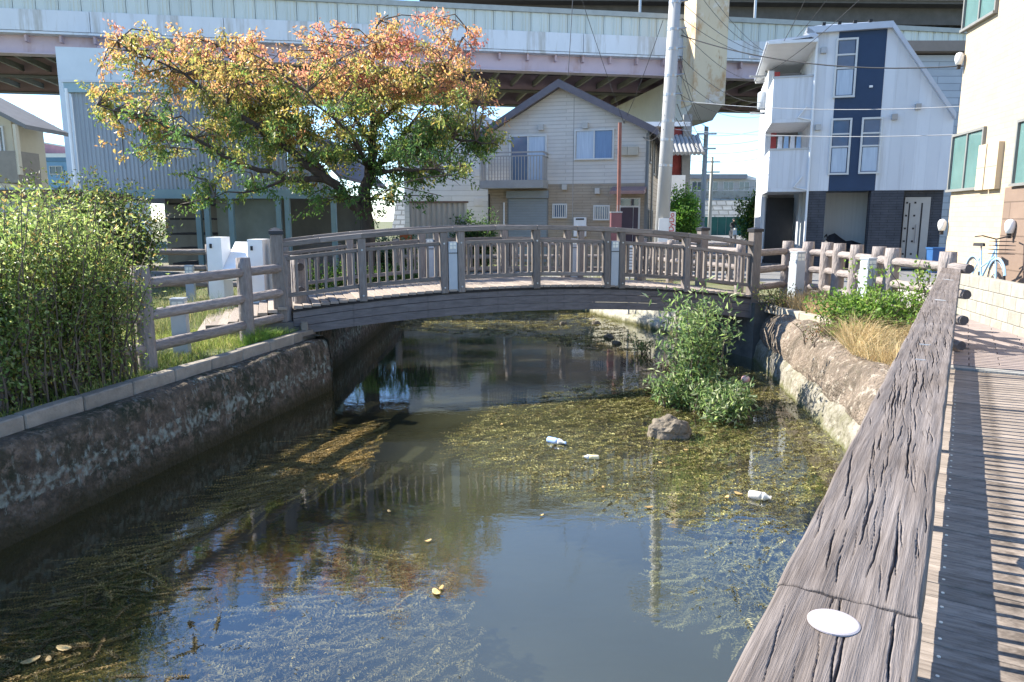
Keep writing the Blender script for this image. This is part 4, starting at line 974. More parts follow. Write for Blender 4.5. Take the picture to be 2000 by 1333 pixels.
MB().tube([WP.P(-.06, zb - .8, .1), WP.P(-.06, zt + .1, .1)], .05, 8).build('drainpipe', M['white'], h)
WP.box('lintel_beam', teal, h, 0, u2, zb - .26, zb - .004, -.12, .06)
for x in (388, 405, 452, 545, 562, 652): u = WU(x, 410); WP.box('column', teal, h, u - .07, u + .07, -.05, zb - .262, -.06, .08)
WP.box('back_wall', nmat('shedwall', (.16, .165, .14), (.11, .11, .095), 2, (1, 1, .5), .85), h, 0, u2, -.05, zb, -5.4, -5.2)
WP.box('door_panel', nmat('shedpanel', (.26, .28, .24), (.2, .21, .18), 2, rough=.8), h, WU(412, 410), WU(530, 410), -.05, zb - .27, -.5, -.42)
WP.box('timber_stack', M['wood'], h, WU(570), WU(645), 0, .95, -1.2, -.5)
for k in range(5): WP.box('shelf_rack', M['dark'], h, WU(290), WU(380), .3 + k * .45, .36 + k * .45, -2.5, -1.2)
# ---------------- far left: cream house with balcony, blue building, low shed
fl = thing('cream_balcony_house', dp(20, 480, 24), 'cream house with sloping dark eave and balcony at the left edge', 'house')
FP = Plane((dp(-120, 400, 24).x, 24), (1, 0), (0, -1)); uu = FP.uz(40, 300)[0]
crm = nmat('creamplain', (.56, .50, .38), (.5, .44, .33), 2, rough=.8)
MB().prism([FP.P(-2, 0), FP.P(FP.uz(28, 300)[0], 0), FP.P(FP.uz(28, 300)[0], FP.uz(28, 238)[1]), FP.P(FP.uz(-60, 190)[0], FP.uz(-60, 190)[1]), FP.P(-2, FP.uz(-60, 190)[1])], (0, 1.6, 0)).build('wall', crm, fl)
MB().prism([FP.P(FP.uz(-60, 185)[0], FP.uz(-60, 185)[1], .8), FP.P(FP.uz(82, 258)[0], FP.uz(82, 258)[1], .8), FP.P(FP.uz(82, 250)[0], FP.uz(82, 250)[1], .8), FP.P(FP.uz(-60, 176)[0], FP.uz(-60, 176)[1], .8)], (0, 2.2, 0)).build('roof', nmat('eave', (.2, .19, .18), None, 3), fl)
FP.box('balcony', nmat('balconybrown', (.26, .23, .19), None, 4), fl, FP.uz(22, 300)[0], FP.uz(68, 300)[0], FP.uz(40, 360)[1], FP.uz(40, 300)[1], -.2, .9)
for x in (22, 66): FP.pbox('balcony_post', crm, fl, x, 250, x + 5, 345, .75, .9)
FP.pwindow(fl, 0, 250, 10, 300, M['frame'], M['glass'], 1)
bb = thing('blue_building', dp(110, 480, 45), 'small light blue building beyond the cream balcony house', 'building')
P2 = Plane((dp(60, 300, 45).x, 45), (1, 0), (0, -1)); blu = nmat('lightblue', (.25, .45, .66), (.22, .4, .6), 2, rough=.7)
P2.box('wall', blu, bb, 0, 4.0, 0, P2.uz(100, 316)[1], -5, 0); P2.box('cornice', nmat('bluetrim', (.17, .33, .52), None, 2), bb, -.1, 4.1, P2.uz(100, 316)[1], P2.uz(100, 308)[1], -5, .1); P2.pwindow(bb, 98, 326, 122, 340, M['frame'], M['glass'], 2)
wb_ = thing('white_roof_house', dp(70, 480, 52), 'white house with pink upper wall and stair rail in the far left distance', 'house')
P3 = Plane((dp(20, 300, 52).x, 52), (1, 0), (0, -1)); P3.box('wall', M['white'], wb_, 0, 7, 0, P3.uz(60, 300)[1], -5, 0); P3.box('upper_wall', nmat('pinkwall', (.45, .25, .28), None, 2), wb_, 0, 2.4, P3.uz(60, 300)[1], P3.uz(60, 280)[1], -5, 0)
MB().tube([P3.P(1.5, P3.uz(70, 275)[1], .1), P3.P(5, P3.uz(140, 292)[1], .1)], .06, 6).build('stair_rail', M['white'], wb_)
ls = thing('low_shed', dp(60, 480, 17), 'low shed with brown flat roof behind the left hedge', 'shed')
P4 = Plane((dp(-60, 400, 17).x, 17), (1, 0), (0, -1)); ur = P4.uz(122, 400)[0]
P4.box('wall', nmat('shedpale', (.42, .42, .42), (.34, .34, .34), 2, (6, 6, .4), .7, .01), ls, 0, ur - .2, 0, P4.uz(60, 388)[1], -3, 0); P4.box('roof', nmat('shedroof', (.17, .105, .085), None, 3), ls, -.2, ur, P4.uz(60, 387)[1], P4.uz(60, 372)[1], -3.2, .25); P4.box('roof_edge', nmat('roofblue', (.3, .36, .42), None, 3), ls, -.22, ur + .02, P4.uz(60, 372)[1] + .003, P4.uz(60, 368)[1], -3.2, .28)
# ---------------- white house behind the tree, and the ribbed fence in front of it
wh_ = thing('white_house', dp(880, 480, 31), 'white sided house half hidden behind the tree left of the gabled house', 'house')
P5 = Plane((dp(790, 400, 31).x, 31), (1, .0), (0, -1)); uR5 = P5.uz(975, 400)[0]
P5.box('wall', nmat('sidingwhite', (.66, .67, .66), (.6, .61, .6), 2, rough=.7, brick=(3, .22, (.75, .75, .75), 'xz', .012)), wh_, 0, uR5, 0, P5.uz(900, 262)[1], -6, 0)
MB().prism([P5.P(P5.uz(905, 205)[0], P5.uz(905, 205)[1], .3), P5.P(P5.uz(985, 248)[0], P5.uz(985, 248)[1], .3), P5.P(P5.uz(985, 262)[0], P5.uz(985, 264)[1], .3), P5.P(P5.uz(790, 262)[0], P5.uz(790, 264)[1], .3), P5.P(P5.uz(790, 250)[0], P5.uz(790, 250)[1], .3)], (0, 6.4, 0)).build('roof', nmat('roofwhite2', (.6, .62, .65), None, 3, rough=.5), wh_)
for x0, y0, x1, y1 in ((925, 330, 945, 345), (925, 388, 942, 402)): P5.pbox('vent_panel', M['frame'], wh_, x0, y0, x1, y1, 0, .05)
rf_ = thing('ribbed_fence', dp(855, 480, 24), 'pale ribbed metal fence between the tree and the gabled house', 'fence')
P6 = Plane((dp(800, 430, 24).x, 24), (1, -.02), (-.02, -1)); u6 = P6.uz(912, 430)[0]; z6 = P6.uz(850, 397)[1]
corrug(P6, 0, u6, 0, z6, 'ribbed_sheet', nmat('ribbedbeige', (.46, .42, .36), (.36, .33, .28), 2, (4, 4, .4), .7, stain=((.22, .17, .12), 1.2, .55, .75, (1, 1, .4))), rf_, .17, .04)
P6.box('cap_rail', nmat('rustcap', (.22, .14, .10), None, 5), rf_, -.03, u6 + .05, z6 + .002, z6 + .06, -.06, .07)
ow = thing('orange_planter', dp(790, 470, 22), 'rust orange box beside the ribbed fence', 'box')
P7 = Plane((dp(780, 450, 22).x, 22), (1, 0), (0, -1)); u7 = P7.uz(801, 450)[0]
for k in range(4): P7.box('ridge', nmat('rustorange', (.36, .10, .035), (.28, .075, .03), 5, rough=.8), ow, 0, u7 - (k % 2) * .015, k * .33, k * .33 + .31, -.5, .0)
# ================================================================ elevated highway
GZ = 9.4
ha = gp(0, 100, GZ); hb = gp(1500, 153, GZ); HD = (hb - ha); HD.z = 0; HD.normalize(); HN = Vector((HD.y, -HD.x, 0))   # HN towards the camera
HP = Plane((ha.x, ha.y), (HD.x, HD.y), (HN.x, HN.y))
hw = thing('elevated_highway', HP.P(22, 0, -7), 'elevated highway with pale barrier panels and pink girders across the background', 'viaduct')
def hz_(y, x=1000): return HP.uz(x, y)[1]
zb0, zp1, zw1, zt1, zc1 = GZ, hz_(97), hz_(60), hz_(22), hz_(12)
pink = nmat('girderpink', (.50, .40, .44), (.45, .36, .40), 1.2, rough=.6, stain=((.38, .26, .24), .6, .52, .66, (1, 1, .3)))
pink2 = nmat('girderpink2', (.42, .30, .32), (.36, .26, .28), 1.2, rough=.6)
wht = nmat('fascia', (.62, .64, .66), (.56, .58, .60), 1.0, (1, 1, .4), .7, stain=((.42, .41, .38), .9, .52, .66, (2, 2, .2)))
pgr = nmat('barrier', (.52, .56, .53), (.47, .51, .48), 1.0, (1, 1, .3), .65, rand=.04, stain=((.46, .42, .28), 1.3, .56, .66, (3, 3, .12)))
U0, U1 = -14, 64
u = U0
while u < U1:                                           # fascia and girder in lengths with visible joints
    HP.box('fascia_panel', wht, hw, u, u + 5.97, zp1 + .003, zw1, -.6, .0)
    HP.box('girder_web', pink, hw, u, u + 5.99, GZ + .06, zp1, -.9, -.55); u += 6.0
HP.box('girder_flange', pink, hw, U0, U1, GZ, GZ + .058, -1.05, -.35); HP.box('girder_flange', wht, hw, U0, U1, zp1 - .12, zp1 - .02, -.55, -.02)
u = U0; cu = .98
cols_ = None
while u < U1:                                           # ribbed barrier panels
    mb = MB(); pr = [(0, 0), (.06, .0), (.09, .028), (.40, .028), (.43, 0), (.52, 0), (.55, .028), (.86, .028), (.89, 0), (cu - .03, 0)]
    vs = []
    for a, b in pr: vs += [HP.P(u + a, zw1 + .01, -.12 + b), HP.P(u + a, zt1, -.12 + b)]
    n = len(pr); vs += [HP.P(u, zw1 + .01, -.2), HP.P(u, zt1, -.2), HP.P(u + cu - .03, zw1 + .01, -.2), HP.P(u + cu - .03, zt1, -.2)]
    f = [(2 * i, 2 * i + 2, 2 * i + 3, 2 * i + 1) for i in range(n - 1)] + [(0, 1, 2 * n + 1, 2 * n), (2 * n - 2, 2 * n + 2, 2 * n + 3, 2 * n - 1), (2 * n, 2 * n + 1, 2 * n + 3, 2 * n + 2)]
    mb.add(vs, f).build('barrier_panel', pgr, hw); u += cu
HP.box('barrier_back', nmat('barrierback', (.30, .33, .31), None, 2), hw, U0, U1, zw1 + .01, zt1 - .01, -.26, -.21)
HP.box('barrier_cap', nmat('capgrey', (.36, .38, .36), None, 3), hw, U0, U1, zt1 + .002, zc1, -.22, .02)
u = U0
while u < U1: HP.box('bracket', pink, hw, u, u + .1, zp1 - .45, zp1 - .121, -.549, -.2); u += 1.5
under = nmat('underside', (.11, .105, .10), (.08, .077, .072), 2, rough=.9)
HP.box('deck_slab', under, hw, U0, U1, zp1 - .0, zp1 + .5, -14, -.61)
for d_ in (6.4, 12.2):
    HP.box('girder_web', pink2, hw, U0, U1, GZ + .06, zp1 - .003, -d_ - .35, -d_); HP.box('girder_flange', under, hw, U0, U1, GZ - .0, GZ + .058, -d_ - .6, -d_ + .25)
u = U0
while u < U1: HP.box('cross_rib', nmat('ribgrey', (.25, .24, .22), None, 2), hw, u, u + .12, GZ + .25, GZ + .55, -12.0, -1.0); u += 1.35
# right pier: rusty steel column in front, cross beam running back below the girders
pst = nmat('piersteel', (.56, .46, .31), (.48, .39, .27), .8, (1, 1, .5), .6, stain=[((.40, .23, .10), 1.0, .50, .65, (1, 1, .5)), ((.62, .6, .56), .5, .55, .7), ((.30, .16, .07), 2.5, .60, .70, (1, 1, .35))])
pc = wp(1355, 150, HP.P(0, 0, 1.9), HD); pe = wp(1418, 150, HP.P(0, 0, 1.9), HD); uc0 = (pc - HP.A).dot(HD); uc1 = (pe - HP.A).dot(HD)
zc0 = wp(1385, 192, HP.P(0, 0, 1.9), HD).z; zbt = wp(1385, 215, HP.P(0, 0, 1.9), HD).z
pier = thing('steel_pier', HP.P((uc0 + uc1) / 2, 0, -10), 'rust-streaked cream steel pier rising past the highway barrier', 'pier')
HP.box('column', pst, pier, uc0, uc1, zc0 - .3, 14.2, .35, 1.9)
MB().prism([HP.P(uc0 + .05, zc0 + .9, 1.88), HP.P(uc0 + .05, zbt + .35, 1.88), HP.P(uc0 + .05, zbt - .35, .6), HP.P(uc0 + .05, zbt - .35, -13), HP.P(uc0 + .05, GZ - .02, -13), HP.P(uc0 + .05, GZ - .02, -.0), HP.P(uc0 + .05, zc0 + .9, .2)], HD * (uc1 - uc0 - .1)).build('cross_beam', nmat('beamsteel', (.52, .50, .44), (.45, .43, .38), .8, rough=.6, stain=((.3, .27, .22), 1.2, .6, .8)), pier)
HP.box('leg', pst, pier, uc0 + .1, uc1 - .1, 0, zbt - .352, -12.8, -11.0)
# left pier
lp_ = thing('concrete_pier', wp(200, 300, HP.P(0, 0, 2.2), HD), 'pale blue-white pier under the highway behind the workshop', 'pier')
pa, pb_ = wp(118, 200, HP.P(0, 0, 2.2), HD), wp(335, 200, HP.P(0, 0, 2.2), HD); ua, ub_ = (pa - HP.A).dot(HD), (pb_ - HP.A).dot(HD)
pw_ = nmat('pierwhite', (.56, .62, .66), (.50, .56, .60), 1.2, rough=.6)
HP.box('column', pw_, lp_, ua, ua + (ub_ - ua) * .46, 0, wp(130, 92, HP.P(0, 0, 2.2), HD).z, .3, 2.2); HP.box('cap_beam', pw_, lp_, ua + (ub_ - ua) * .462, ub_, wp(250, 170, HP.P(0, 0, 2.2), HD).z, wp(250, 105, HP.P(0, 0, 2.2), HD).z, .35, 2.1)
HP.box('cap_beam', pw_, lp_, ua + .2, ua + 2.4, GZ - 1.3, GZ - .02, -13, .28)
# upper deck further back
UPY = 50; UP = Plane((0, UPY), (1, .03), (.03, -1))
ud = thing('upper_highway', (10, 54, 0), 'upper highway deck with dark underside at the top edge', 'viaduct')
zu = UP.uz(1200, 12)[1]
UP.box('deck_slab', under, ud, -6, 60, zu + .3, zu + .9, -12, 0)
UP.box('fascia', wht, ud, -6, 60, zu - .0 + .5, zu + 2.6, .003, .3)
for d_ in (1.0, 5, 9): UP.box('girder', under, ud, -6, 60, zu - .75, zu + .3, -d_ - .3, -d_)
u = -5
while u < 60: UP.box('cross_rib', under, ud, u, u + .15, zu - .3, zu + .298, -8.9, -1.4); u += 1.8
for x in (-4, 30): UP.box('leg', pst, ud, x, x + 1.6, 0, zu - .76, -6.5, -4.9)
for x in (1475, 1250): 
    a = dp(x, 20, 46); MB().tube([(a.x, a.y, 10), (a.x, a.y, 16)], .08, 8).build('lamp_post', M['metal'], ud)
# ================================================================ poles, wires, street things
nmat('poleconc', (.44, .44, .43), (.36, .36, .355), 3, (1, 1, .4), .75, stain=((.28, .27, .25), 2, .6, .8, (1, 1, .2)))
PY = 21.6; pb = dp(1289, 500, PY); pt = dp(1319, -30, PY); pt = pb.lerp(pt, 1.0); pb = Vector((pb.x, PY, 0))
PT = Vector((dp(1318.5, 0, PY).x, PY, dp(1318, 0, PY).z)); pdir = (PT - pb).normalized(); PTOP = pb + pdir * 9.3
up_ = thing('utility_pole', pb, 'tall grey concrete utility pole in front of the gabled house', 'pole')
MB().tube([pb - pdir * .1, pb + pdir * 9.3], [.215, .15], 20).build('shaft', M['poleconc'], up_, True)
for k in range(9):
    c = pb + pdir * (3.2 + k * .62 + (k % 2) * .1)
    MB().tube([c - pdir * .035, c + pdir * .035], .215 - .0065 * (3.2 + k * .62) + .006, 16).build('band', M['metal'], up_)
    if k > 2: MB().tube([c + Vector((.12, -.1, 0)), c + Vector((.34, -.14, .03))], .025, 6).build('bracket', M['metal'], up_)
for k, s in ((8.3, .9), (8.8, .8)):
    c = pb + pdir * k; bar('cross_arm', up_, M['metal'], c + Vector((-s, -.17, 0)), c + Vector((s, -.17, 0)), .07, .09)
    for a in (-.85, -.45, .45, .85): MB().tube([c + Vector((a * s, -.17, .05)), c + Vector((a * s, -.17, .2))], [.04, .025], 8).build('insulator', M['white'], up_)
bar('sign_plate', up_, M['white'], pb + pdir * .9 + Vector((-.0, -.225, 0)), pb + pdir * 1.7 + Vector((0, -.215, 0)), .3, .02, up=(0, 1, 0))
def pole(x, ytop, Y, label, r):
    b = dp(x[0], 460, Y); t = dp(x[1], ytop, Y); b.z = 0; o_ = thing('utility_pole', b, label, 'pole'); MB().tube([b, t], [r, r * .7], 12).build('shaft', M['poleconc'], o_, True)
    for k in (.0, .12): c = t.lerp(b, .06 + k); bar('cross_arm', o_, M['metal'], c + Vector((-.6, -.15, 0)), c + Vector((.6, -.15, 0)), .08, .1)
    return t
p2 = pole((1369, 1380), 248, 46, 'slender grey utility pole down the street, the left one of two', .19)
p3 = pole((1385, 1391), 307, 58, 'slender grey utility pole down the street, the right one of two', .16)
# pole by the navy house with transformer drum
p4b = Vector((dp(1497, 400, 29.5).x, 29.5, 0)); p4t = Vector((dp(1502, 100, 29.5).x, 29.5, dp(1502, 100, 29.5).z)); o_ = thing('utility_pole', p4b, 'utility pole with grey transformer drum beside the navy and white house', 'pole')
MB().tube([p4b, p4t], [.16, .12], 12).build('shaft', M['poleconc'], o_, True)
td = dp(1490, 196, 29.2); MB().tube([td - Z3 * .36, td - Z3 * .3, td + Z3 * .26, td + Z3 * .32], [.16, .2, .2, .12], 14).build('transformer', M['lampgrey'], o_, True)
for yy in (112, 150, 222): c = dp(1500, yy, 29.3); bar('cross_arm', o_, M['metal'], c + Vector((-.7, 0, 0)), c + Vector((.4, 0, 0)), .07, .08)
nmat('wire', (.06, .06, .062), None, 4, rough=.6)
nmat('wirepale', (.45, .46, .47), None, 4, rough=.5)
def wire(a, b, sag, r=.008, lab='thin overhead wire strung between the utility poles', pale=False, n=14):
    a, b = Vector(a), Vector(b); pts = [a.lerp(b, i / n) - Z3 * sag * 4 * (i / n) * (1 - i / n) for i in range(n + 1)]
    o_ = MB().tube(pts, r, 5).build('overhead_wire', M['wirepale' if pale else 'wire'], None); tag(o_, lab, 'wire', 'overhead wires')
def pp(k, dx=.2): return pb + pdir * k + Vector((dx, -.12, 0))
cable = [(7.6, (1505, 105)), (7.2, (1502, 112)), (8.4, (1500, 100)), (8.8, (1495, 102)), (6.2, (1490, 200)), (5.7, (1485, 215)), (6.9, (1495, 160)), (5.2, (1500, 225))]
for k, (x, y) in cable: wire(pp(k), dp(x, y, 29.4), .25 + .25 * random.random())
for k, (x, y) in ((8.5, (1640, -60)), (8.8, (1700, -90)), (7.9, (1590, -60))): wire(pp(k), dp(x, y, 18), .3, .009)
for x, y in ((1600, -60), (1680, -90), (1740, -60)): wire(p4t - Z3 * random.random(), dp(x, y, 19), .2, .009)
wire(pp(6.75), dp(1900, 128, 16.2), .35, .015, 'thick black cable crossing in front of the navy and white house')
wire(pp(5.0, .2), dp(1880, 208, 17), .15, .009, 'pale thin wire crossing the navy house between its upper and lower windows', True); wire(pp(4.2, .2), dp(1900, 262, 17), .12, .009, 'pale thin wire crossing the lower windows of the navy house', True)
for k, t_ in ((6.2, p2), (5.9, p2), (5.4, p2 - Z3 * .8), (4.9, p2 - Z3 * 1.5), (4.5, p3)): wire(pp(k), t_, .4, .012)
for q in range(9): wire(dp(1345, 262 + q * 17, 60), dp(1500, 252 + q * 18, 56), .3, .012, 'far overhead wire across the gap of sky above the street')
for k in (4.6, 4.2): wire(pp(k, -.15), FR.P(-.25, zE - .1, .1) if False else wp(1256, 268, FR.A, FR.D), .2, .009)
for k, (x, y) in ((8.6, (950, 40)), (8.2, (1010, -20)), (7.4, (1090, -40)), (8.9, (900, 20))): pass
wire(wp(1219, 240, FR.A, FR.D), dp(1295, 40, 21.6), .1, .009); wire(wp(1219, 242, FR.A, FR.D), dp(1130, -20, 20), .05, .008)
wire(wp(1120, 160, FR.A, FR.D) - sd * 1, dp(1121, -40, 27), 0, .012, 'thin aerial wire rising from the ridge of the gabled house')
for q in range(5): wire(dp(40, 218 + q * 16, 60), dp(140, 228 + q * 16, 60), .2, .012, 'far overhead wire above the roofs at the far left')
# aerial on the gable ridge
at_ = thing('roof_aerial', wp(1060, 175, FR.A, FR.D) - FR.n * 1.5, 'grey aerial on the left roof slope of the gabled house', 'aerial')
q = wp(1055, 182, FR.A, FR.D) - FR.n * .6
MB().tube([q - Z3 * .25, q + Z3 * .12], .03, 6).build('mast', M['metal'], at_); MB().tube([q + Vector((-.45, 0, -.1)), q + Vector((.15, 0, .12))], .02, 6).build('boom', M['metal'], at_)
for i in range(5): c = q + Vector((-.45 + i * .13, 0, -.1 + i * .048)); MB().tube([c + Vector((0, -.3, 0)), c + Vector((0, .3, 0))], .012, 5).build('element', M['metal'], at_)
# brown steel post with cabinet
bp_ = thing('steel_post', dp(1207, 480, 24), 'thin rust-red steel post with a maroon cabinet in front of the gabled house', 'post')
a = dp(1208, 416, 24); b = dp(1211, 240, 24); MB().tube([a, b], .06, 10).build('shaft', nmat('rustpost', (.28, .12, .09), (.2, .09, .07), 4, rough=.7), bp_)
c = dp(1203, 416, 24); MB().box((c.x, 24, c.z / 2), (.34, .3, c.z)).build('cabinet', nmat('maroon', (.20, .085, .095), (.16, .07, .08), 3, rough=.5), bp_); MB().box((c.x, 24, c.z + .02), (.38, .34, .035)).build('cabinet_lid', M['metal'], bp_)
MB().box((a.x, 24, c.z + .12), (.1, .1, .25)).build('socket', M['metal'], bp_)
# vending machine
vq = dp(1308, 490, 22.6); vz = dp(1308, 414, 22.6).z
vmn = thing('vending_machine', (vq.x, 22.6, 0), 'white drink vending machine side with red lettering behind the pole', 'vending machine')
MB().box((vq.x, 22.95, vz / 2), (.30, .7, vz)).build('cabinet', M['white'], vmn)
MB().box((vq.x + .32, 22.95, vz / 2), (.33, .69, vz - .02)).build('door', nmat('vmdoor', (.2, .21, .23), None, 4), vmn) if False else None
tcv = bpy.data.curves.new('txt', 'FONT'); tcv.body = 'DyDo'; tcv.size = .23; tcv.extrude = .003; tcv.align_x = 'CENTER'; tcv.align_y = 'CENTER'
to_ = bpy.data.objects.new('txt', tcv); col.objects.link(to_); dg = bpy.context.evaluated_depsgraph_get(); tme = bpy.data.meshes.new_from_object(to_.evaluated_get(dg)); bpy.data.objects.remove(to_)
tme.materials.clear(); tme.materials.append(nmat('redink', (.62, .03, .03), None, 4, rough=.5)); put('lettering', tme, vmn, Matrix.Translation((vq.x, 22.592, vz * .74)) @ Matrix.Rotation(math.pi / 2, 4, 'Y') @ Matrix.Rotation(0, 4, 'Z') @ Matrix.Rotation(math.pi / 2, 4, 'X') if False else Matrix.Translation((vq.x + .03, 22.592, vz - .32)) @ Matrix.Rotation(math.pi / 2, 4, 'X') @ Matrix.Rotation(math.pi / 2, 4, 'Z'))
# notice boards beyond the bridge
for i, (x, y0, y1) in enumerate(((1231, 480, 528), (1246, 480, 528))):
    a = dp(x - 7, y0, 17.5); b = dp(x + 7, y1, 17.5)
    nb2 = thing('notice_board', ((a.x + b.x) / 2, 17.5, 0), ('white notice board with printed lines seen through the bridge railing, left of two', 'white notice board with printed lines seen through the bridge railing, right of two')[i], 'sign')
    bd = MB().box(((a.x + b.x) / 2, 17.5, (a.z + b.z) / 2), (abs(b.x - a.x), .03, abs(a.z - b.z))).build('board', M['white'], nb2)
    for k in range(7): MB().box(((a.x + b.x) / 2, 17.484, a.z - .07 - k * .07), (abs(b.x - a.x) * (.75 if k else .5), .004, .02 if k else .04)).build('text_line', M['framedark'], bd)
    MB().tube([((a.x + b.x) / 2, 17.53, -1.0), ((a.x + b.x) / 2, 17.53, a.z)], .025, 8).build('stake', M['metal'], nb2)
# far end of the street: levee with masonry, green fence, buildings
FY = 82
lv = MB(); x0, x1 = dp(1290, 430, FY).x, dp(1560, 430, FY).x
nmat('masonry', (.40, .40, .37), (.28, .28, .26), 1.2, rough=.9, brick=(1.1, .55, (.5, .5, .48), 'xz', .07), bump=.04)
lv.add([(x0 - 30, FY, 0), (x1 + 30, FY, 0), (x1 + 30, FY + 4, dp(1400, 388, FY).z), (x0 - 30, FY + 4, dp(1400, 388, FY).z), (x0 - 30, FY + 40, dp(1400, 388, FY).z), (x1 + 30, FY + 40, dp(1400, 388, FY).z)], [(0, 1, 2, 3), (3, 2, 5, 4)])
tag(lv.build('levee', M['masonry'], org=(x0, FY, 0)), kind='structure')
gf = thing('green_fence', dp(1430, 460, FY - 2), 'dark green screen fence at the far end of the street', 'fence')
zf = dp(1430, 424, FY - 2).z; nmat('greenmesh', (.03, .12, .10), (.02, .08, .07), 1.5, rough=.7)
for i in range(12):
    xx = dp(1370, 430, FY - 2).x + i * .9; bar('panel', gf, M['greenmesh'], (xx, FY - 2, zf / 2), (xx + .86, FY - 2, zf / 2), .05, zf); bar('post', gf, M['metal'], (xx - .02, FY - 1.95, 0), (xx - .02, FY - 1.95, zf + .1), .06, .06)
fb = thing('far_building', dp(1415, 470, FY + 8), 'long low grey building with dark windows above the levee', 'building')
P8 = Plane((dp(1335, 380, FY + 8).x, FY + 8), (1, 0), (0, -1)); e8 = P8.uz(1495, 380)[0]
P8.box('wall', nmat('fargrey', (.44, .43, .41), None, 2), fb, 0, e8, 2, P8.uz(1400, 350)[1], -8, 0); P8.box('roof', nmat('farroof', (.25, .26, .28), None, 2), fb, -.4, e8 * .75, P8.uz(1400, 350)[1] + .01, P8.uz(1400, 341)[1], -8, .6)
for i in range(5): P8.window(fb, 1 + i * 1.9, 2.2 + i * 1.9, P8.uz(1400, 372)[1], P8.uz(1400, 356)[1], M['frame'], M['glass'], 2)
MB().prism([P8.P(e8 * .75, P8.uz(1400, 350)[1], .1), P8.P(e8 + .2, P8.uz(1400, 356)[1], .1), P8.P(e8 * .75, P8.uz(1400, 342)[1], .1)], (0, 6, 0)).build('gable', M['white'], fb)
wl_ = tag(MB().box(((x0 + x1) / 2, FY + 4.6, dp(1400, 382, FY + 4).z), (abs(x1 - x0) + 40, .3, 1.0)).build('levee_wall', M['concrete']), 'pale concrete parapet along the top of the levee', 'wall')
# rider on a scooter far down the street
rx = dp(1432, 462, 62); rx.z = 0
sc = thing('scooter', rx, 'dark motor scooter with rider far down the street', 'scooter')
for dy, r in ((-.55, .22), (.6, .22)):
    MB().tube([rx + Vector((-.05, dy, .22)), rx + Vector((.05, dy, .22))], .22, 14).build('wheel', M['dark'], sc)
MB().hexa([rx + Vector((a * .16, b, .28)) for a, b in ((-1, -.35), (1, -.35), (1, .7), (-1, .7))], [rx + Vector((a * .15, b, z)) for a, b, z in ((-1, -.3, .36), (1, -.3, .36), (1, .7, .75), (-1, .7, .75))]).build('body', M['dark'], sc)
MB().hexa([rx + Vector((a * .17, b, .3)) for a, b in ((-1, -.45), (1, -.45), (1, -.38), (-1, -.38))], [rx + Vector((a * .15, b, .98)) for a, b in ((-1, -.33), (1, -.33), (1, -.26), (-1, -.26))]).build('leg_shield', M['metal'], sc)
MB().tube([rx + Vector((-.33, -.25, 1.02)), rx + Vector((0, -.32, 1.0)), rx + Vector((.33, -.25, 1.02))], .022, 6).build('handlebar', M['dark'], sc)
MB().tube([rx + Vector((0, -.4, .88)), rx + Vector((0, -.46, .88))], [.09, .07], 10).build('headlight', M['lampglass'], sc)
def skin(name, verts, edges, radii, mat, parent, root=0, sub=1, loc=(0, 0, 0)):
    me = bpy.data.meshes.new(name); me.from_pydata([tuple(v) for v in verts], edges, []); o_ = bpy.data.objects.new(name, me); col.objects.link(o_)
    sm = o_.modifiers.new('s', 'SKIN'); 
    if not me.skin_vertices: 
        import bmesh
        bm = bmesh.new(); bm.from_mesh(me); bm.verts.layers.skin.verify(); bm.to_mesh(me); bm.free()
    for i, r in enumerate(radii): me.skin_vertices[0].data[i].radius = (r, r)
    me.skin_vertices[0].data[root].use_root = True
    s2 = o_.modifiers.new('u', 'SUBSURF'); s2.levels = sub; s2.render_levels = sub
    dg = bpy.context.evaluated_depsgraph_get(); nm = bpy.data.meshes.new_from_object(o_.evaluated_get(dg)); bpy.data.objects.remove(o_)
    nm.materials.clear(); nm.materials.append(mat); return put(name, nm, parent, Matrix.Translation(Vector(loc)))
pv_ = [(0, .2, .82), (0, .17, 1.05), (0, .12, 1.28), (0, .1, 1.42), (0, .08, 1.5), (0, .06, 1.62),
       (-.19, .1, 1.36), (-.28, -.02, 1.15), (-.3, -.22, 1.04), (.19, .1, 1.36), (.28, -.02, 1.15), (.3, -.22, 1.04),
       (-.11, .18, .78), (-.16, -.2, .76), (-.14, -.16, .36), (-.14, -.26, .33), (.11, .18, .78), (.16, -.2, .76), (.14, -.16, .36), (.14, -.26, .33)]
pe_ = [(0, 1), (1, 2), (2, 3), (3, 4), (4, 5), (3, 6), (6, 7), (7, 8), (3, 9), (9, 10), (10, 11), (0, 12), (12, 13), (13, 14), (14, 15), (0, 16), (16, 17), (17, 18), (18, 19)]
pr_ = [.16, .16, .17, .1, .06, .1, .08, .06, .045, .08, .06, .045, .1, .09, .065, .05, .1, .09, .065, .05]
ps = thing('person', rx, 'person in dark clothes and helmet riding the scooter, facing the camera', 'person')
skin('body', pv_, pe_, pr_, nmat('clothes', (.03, .032, .038), (.05, .05, .055), 6, rough=.9), ps, 0, 1, rx)
hm = MB(); c = rx + Vector((0, .05, 1.64)); hm.tube([c + Z3 * (-.12), c + Z3 * -.05, c + Z3 * .04, c + Z3 * .11, c + Z3 * .14], [.1, .135, .135, .09, .02], 12); hm.build('helmet', M['dark'], ps, True)
fc = MB(); c = rx + Vector((0, -.055, 1.60)); fc.tube([c + Z3 * -.1, c + Z3 * -.03, c + Z3 * .04], [.04, .075, .06], 10); fc.build('face', nmat('skin', (.5, .34, .26), None, 5, rough=.6), ps, True)
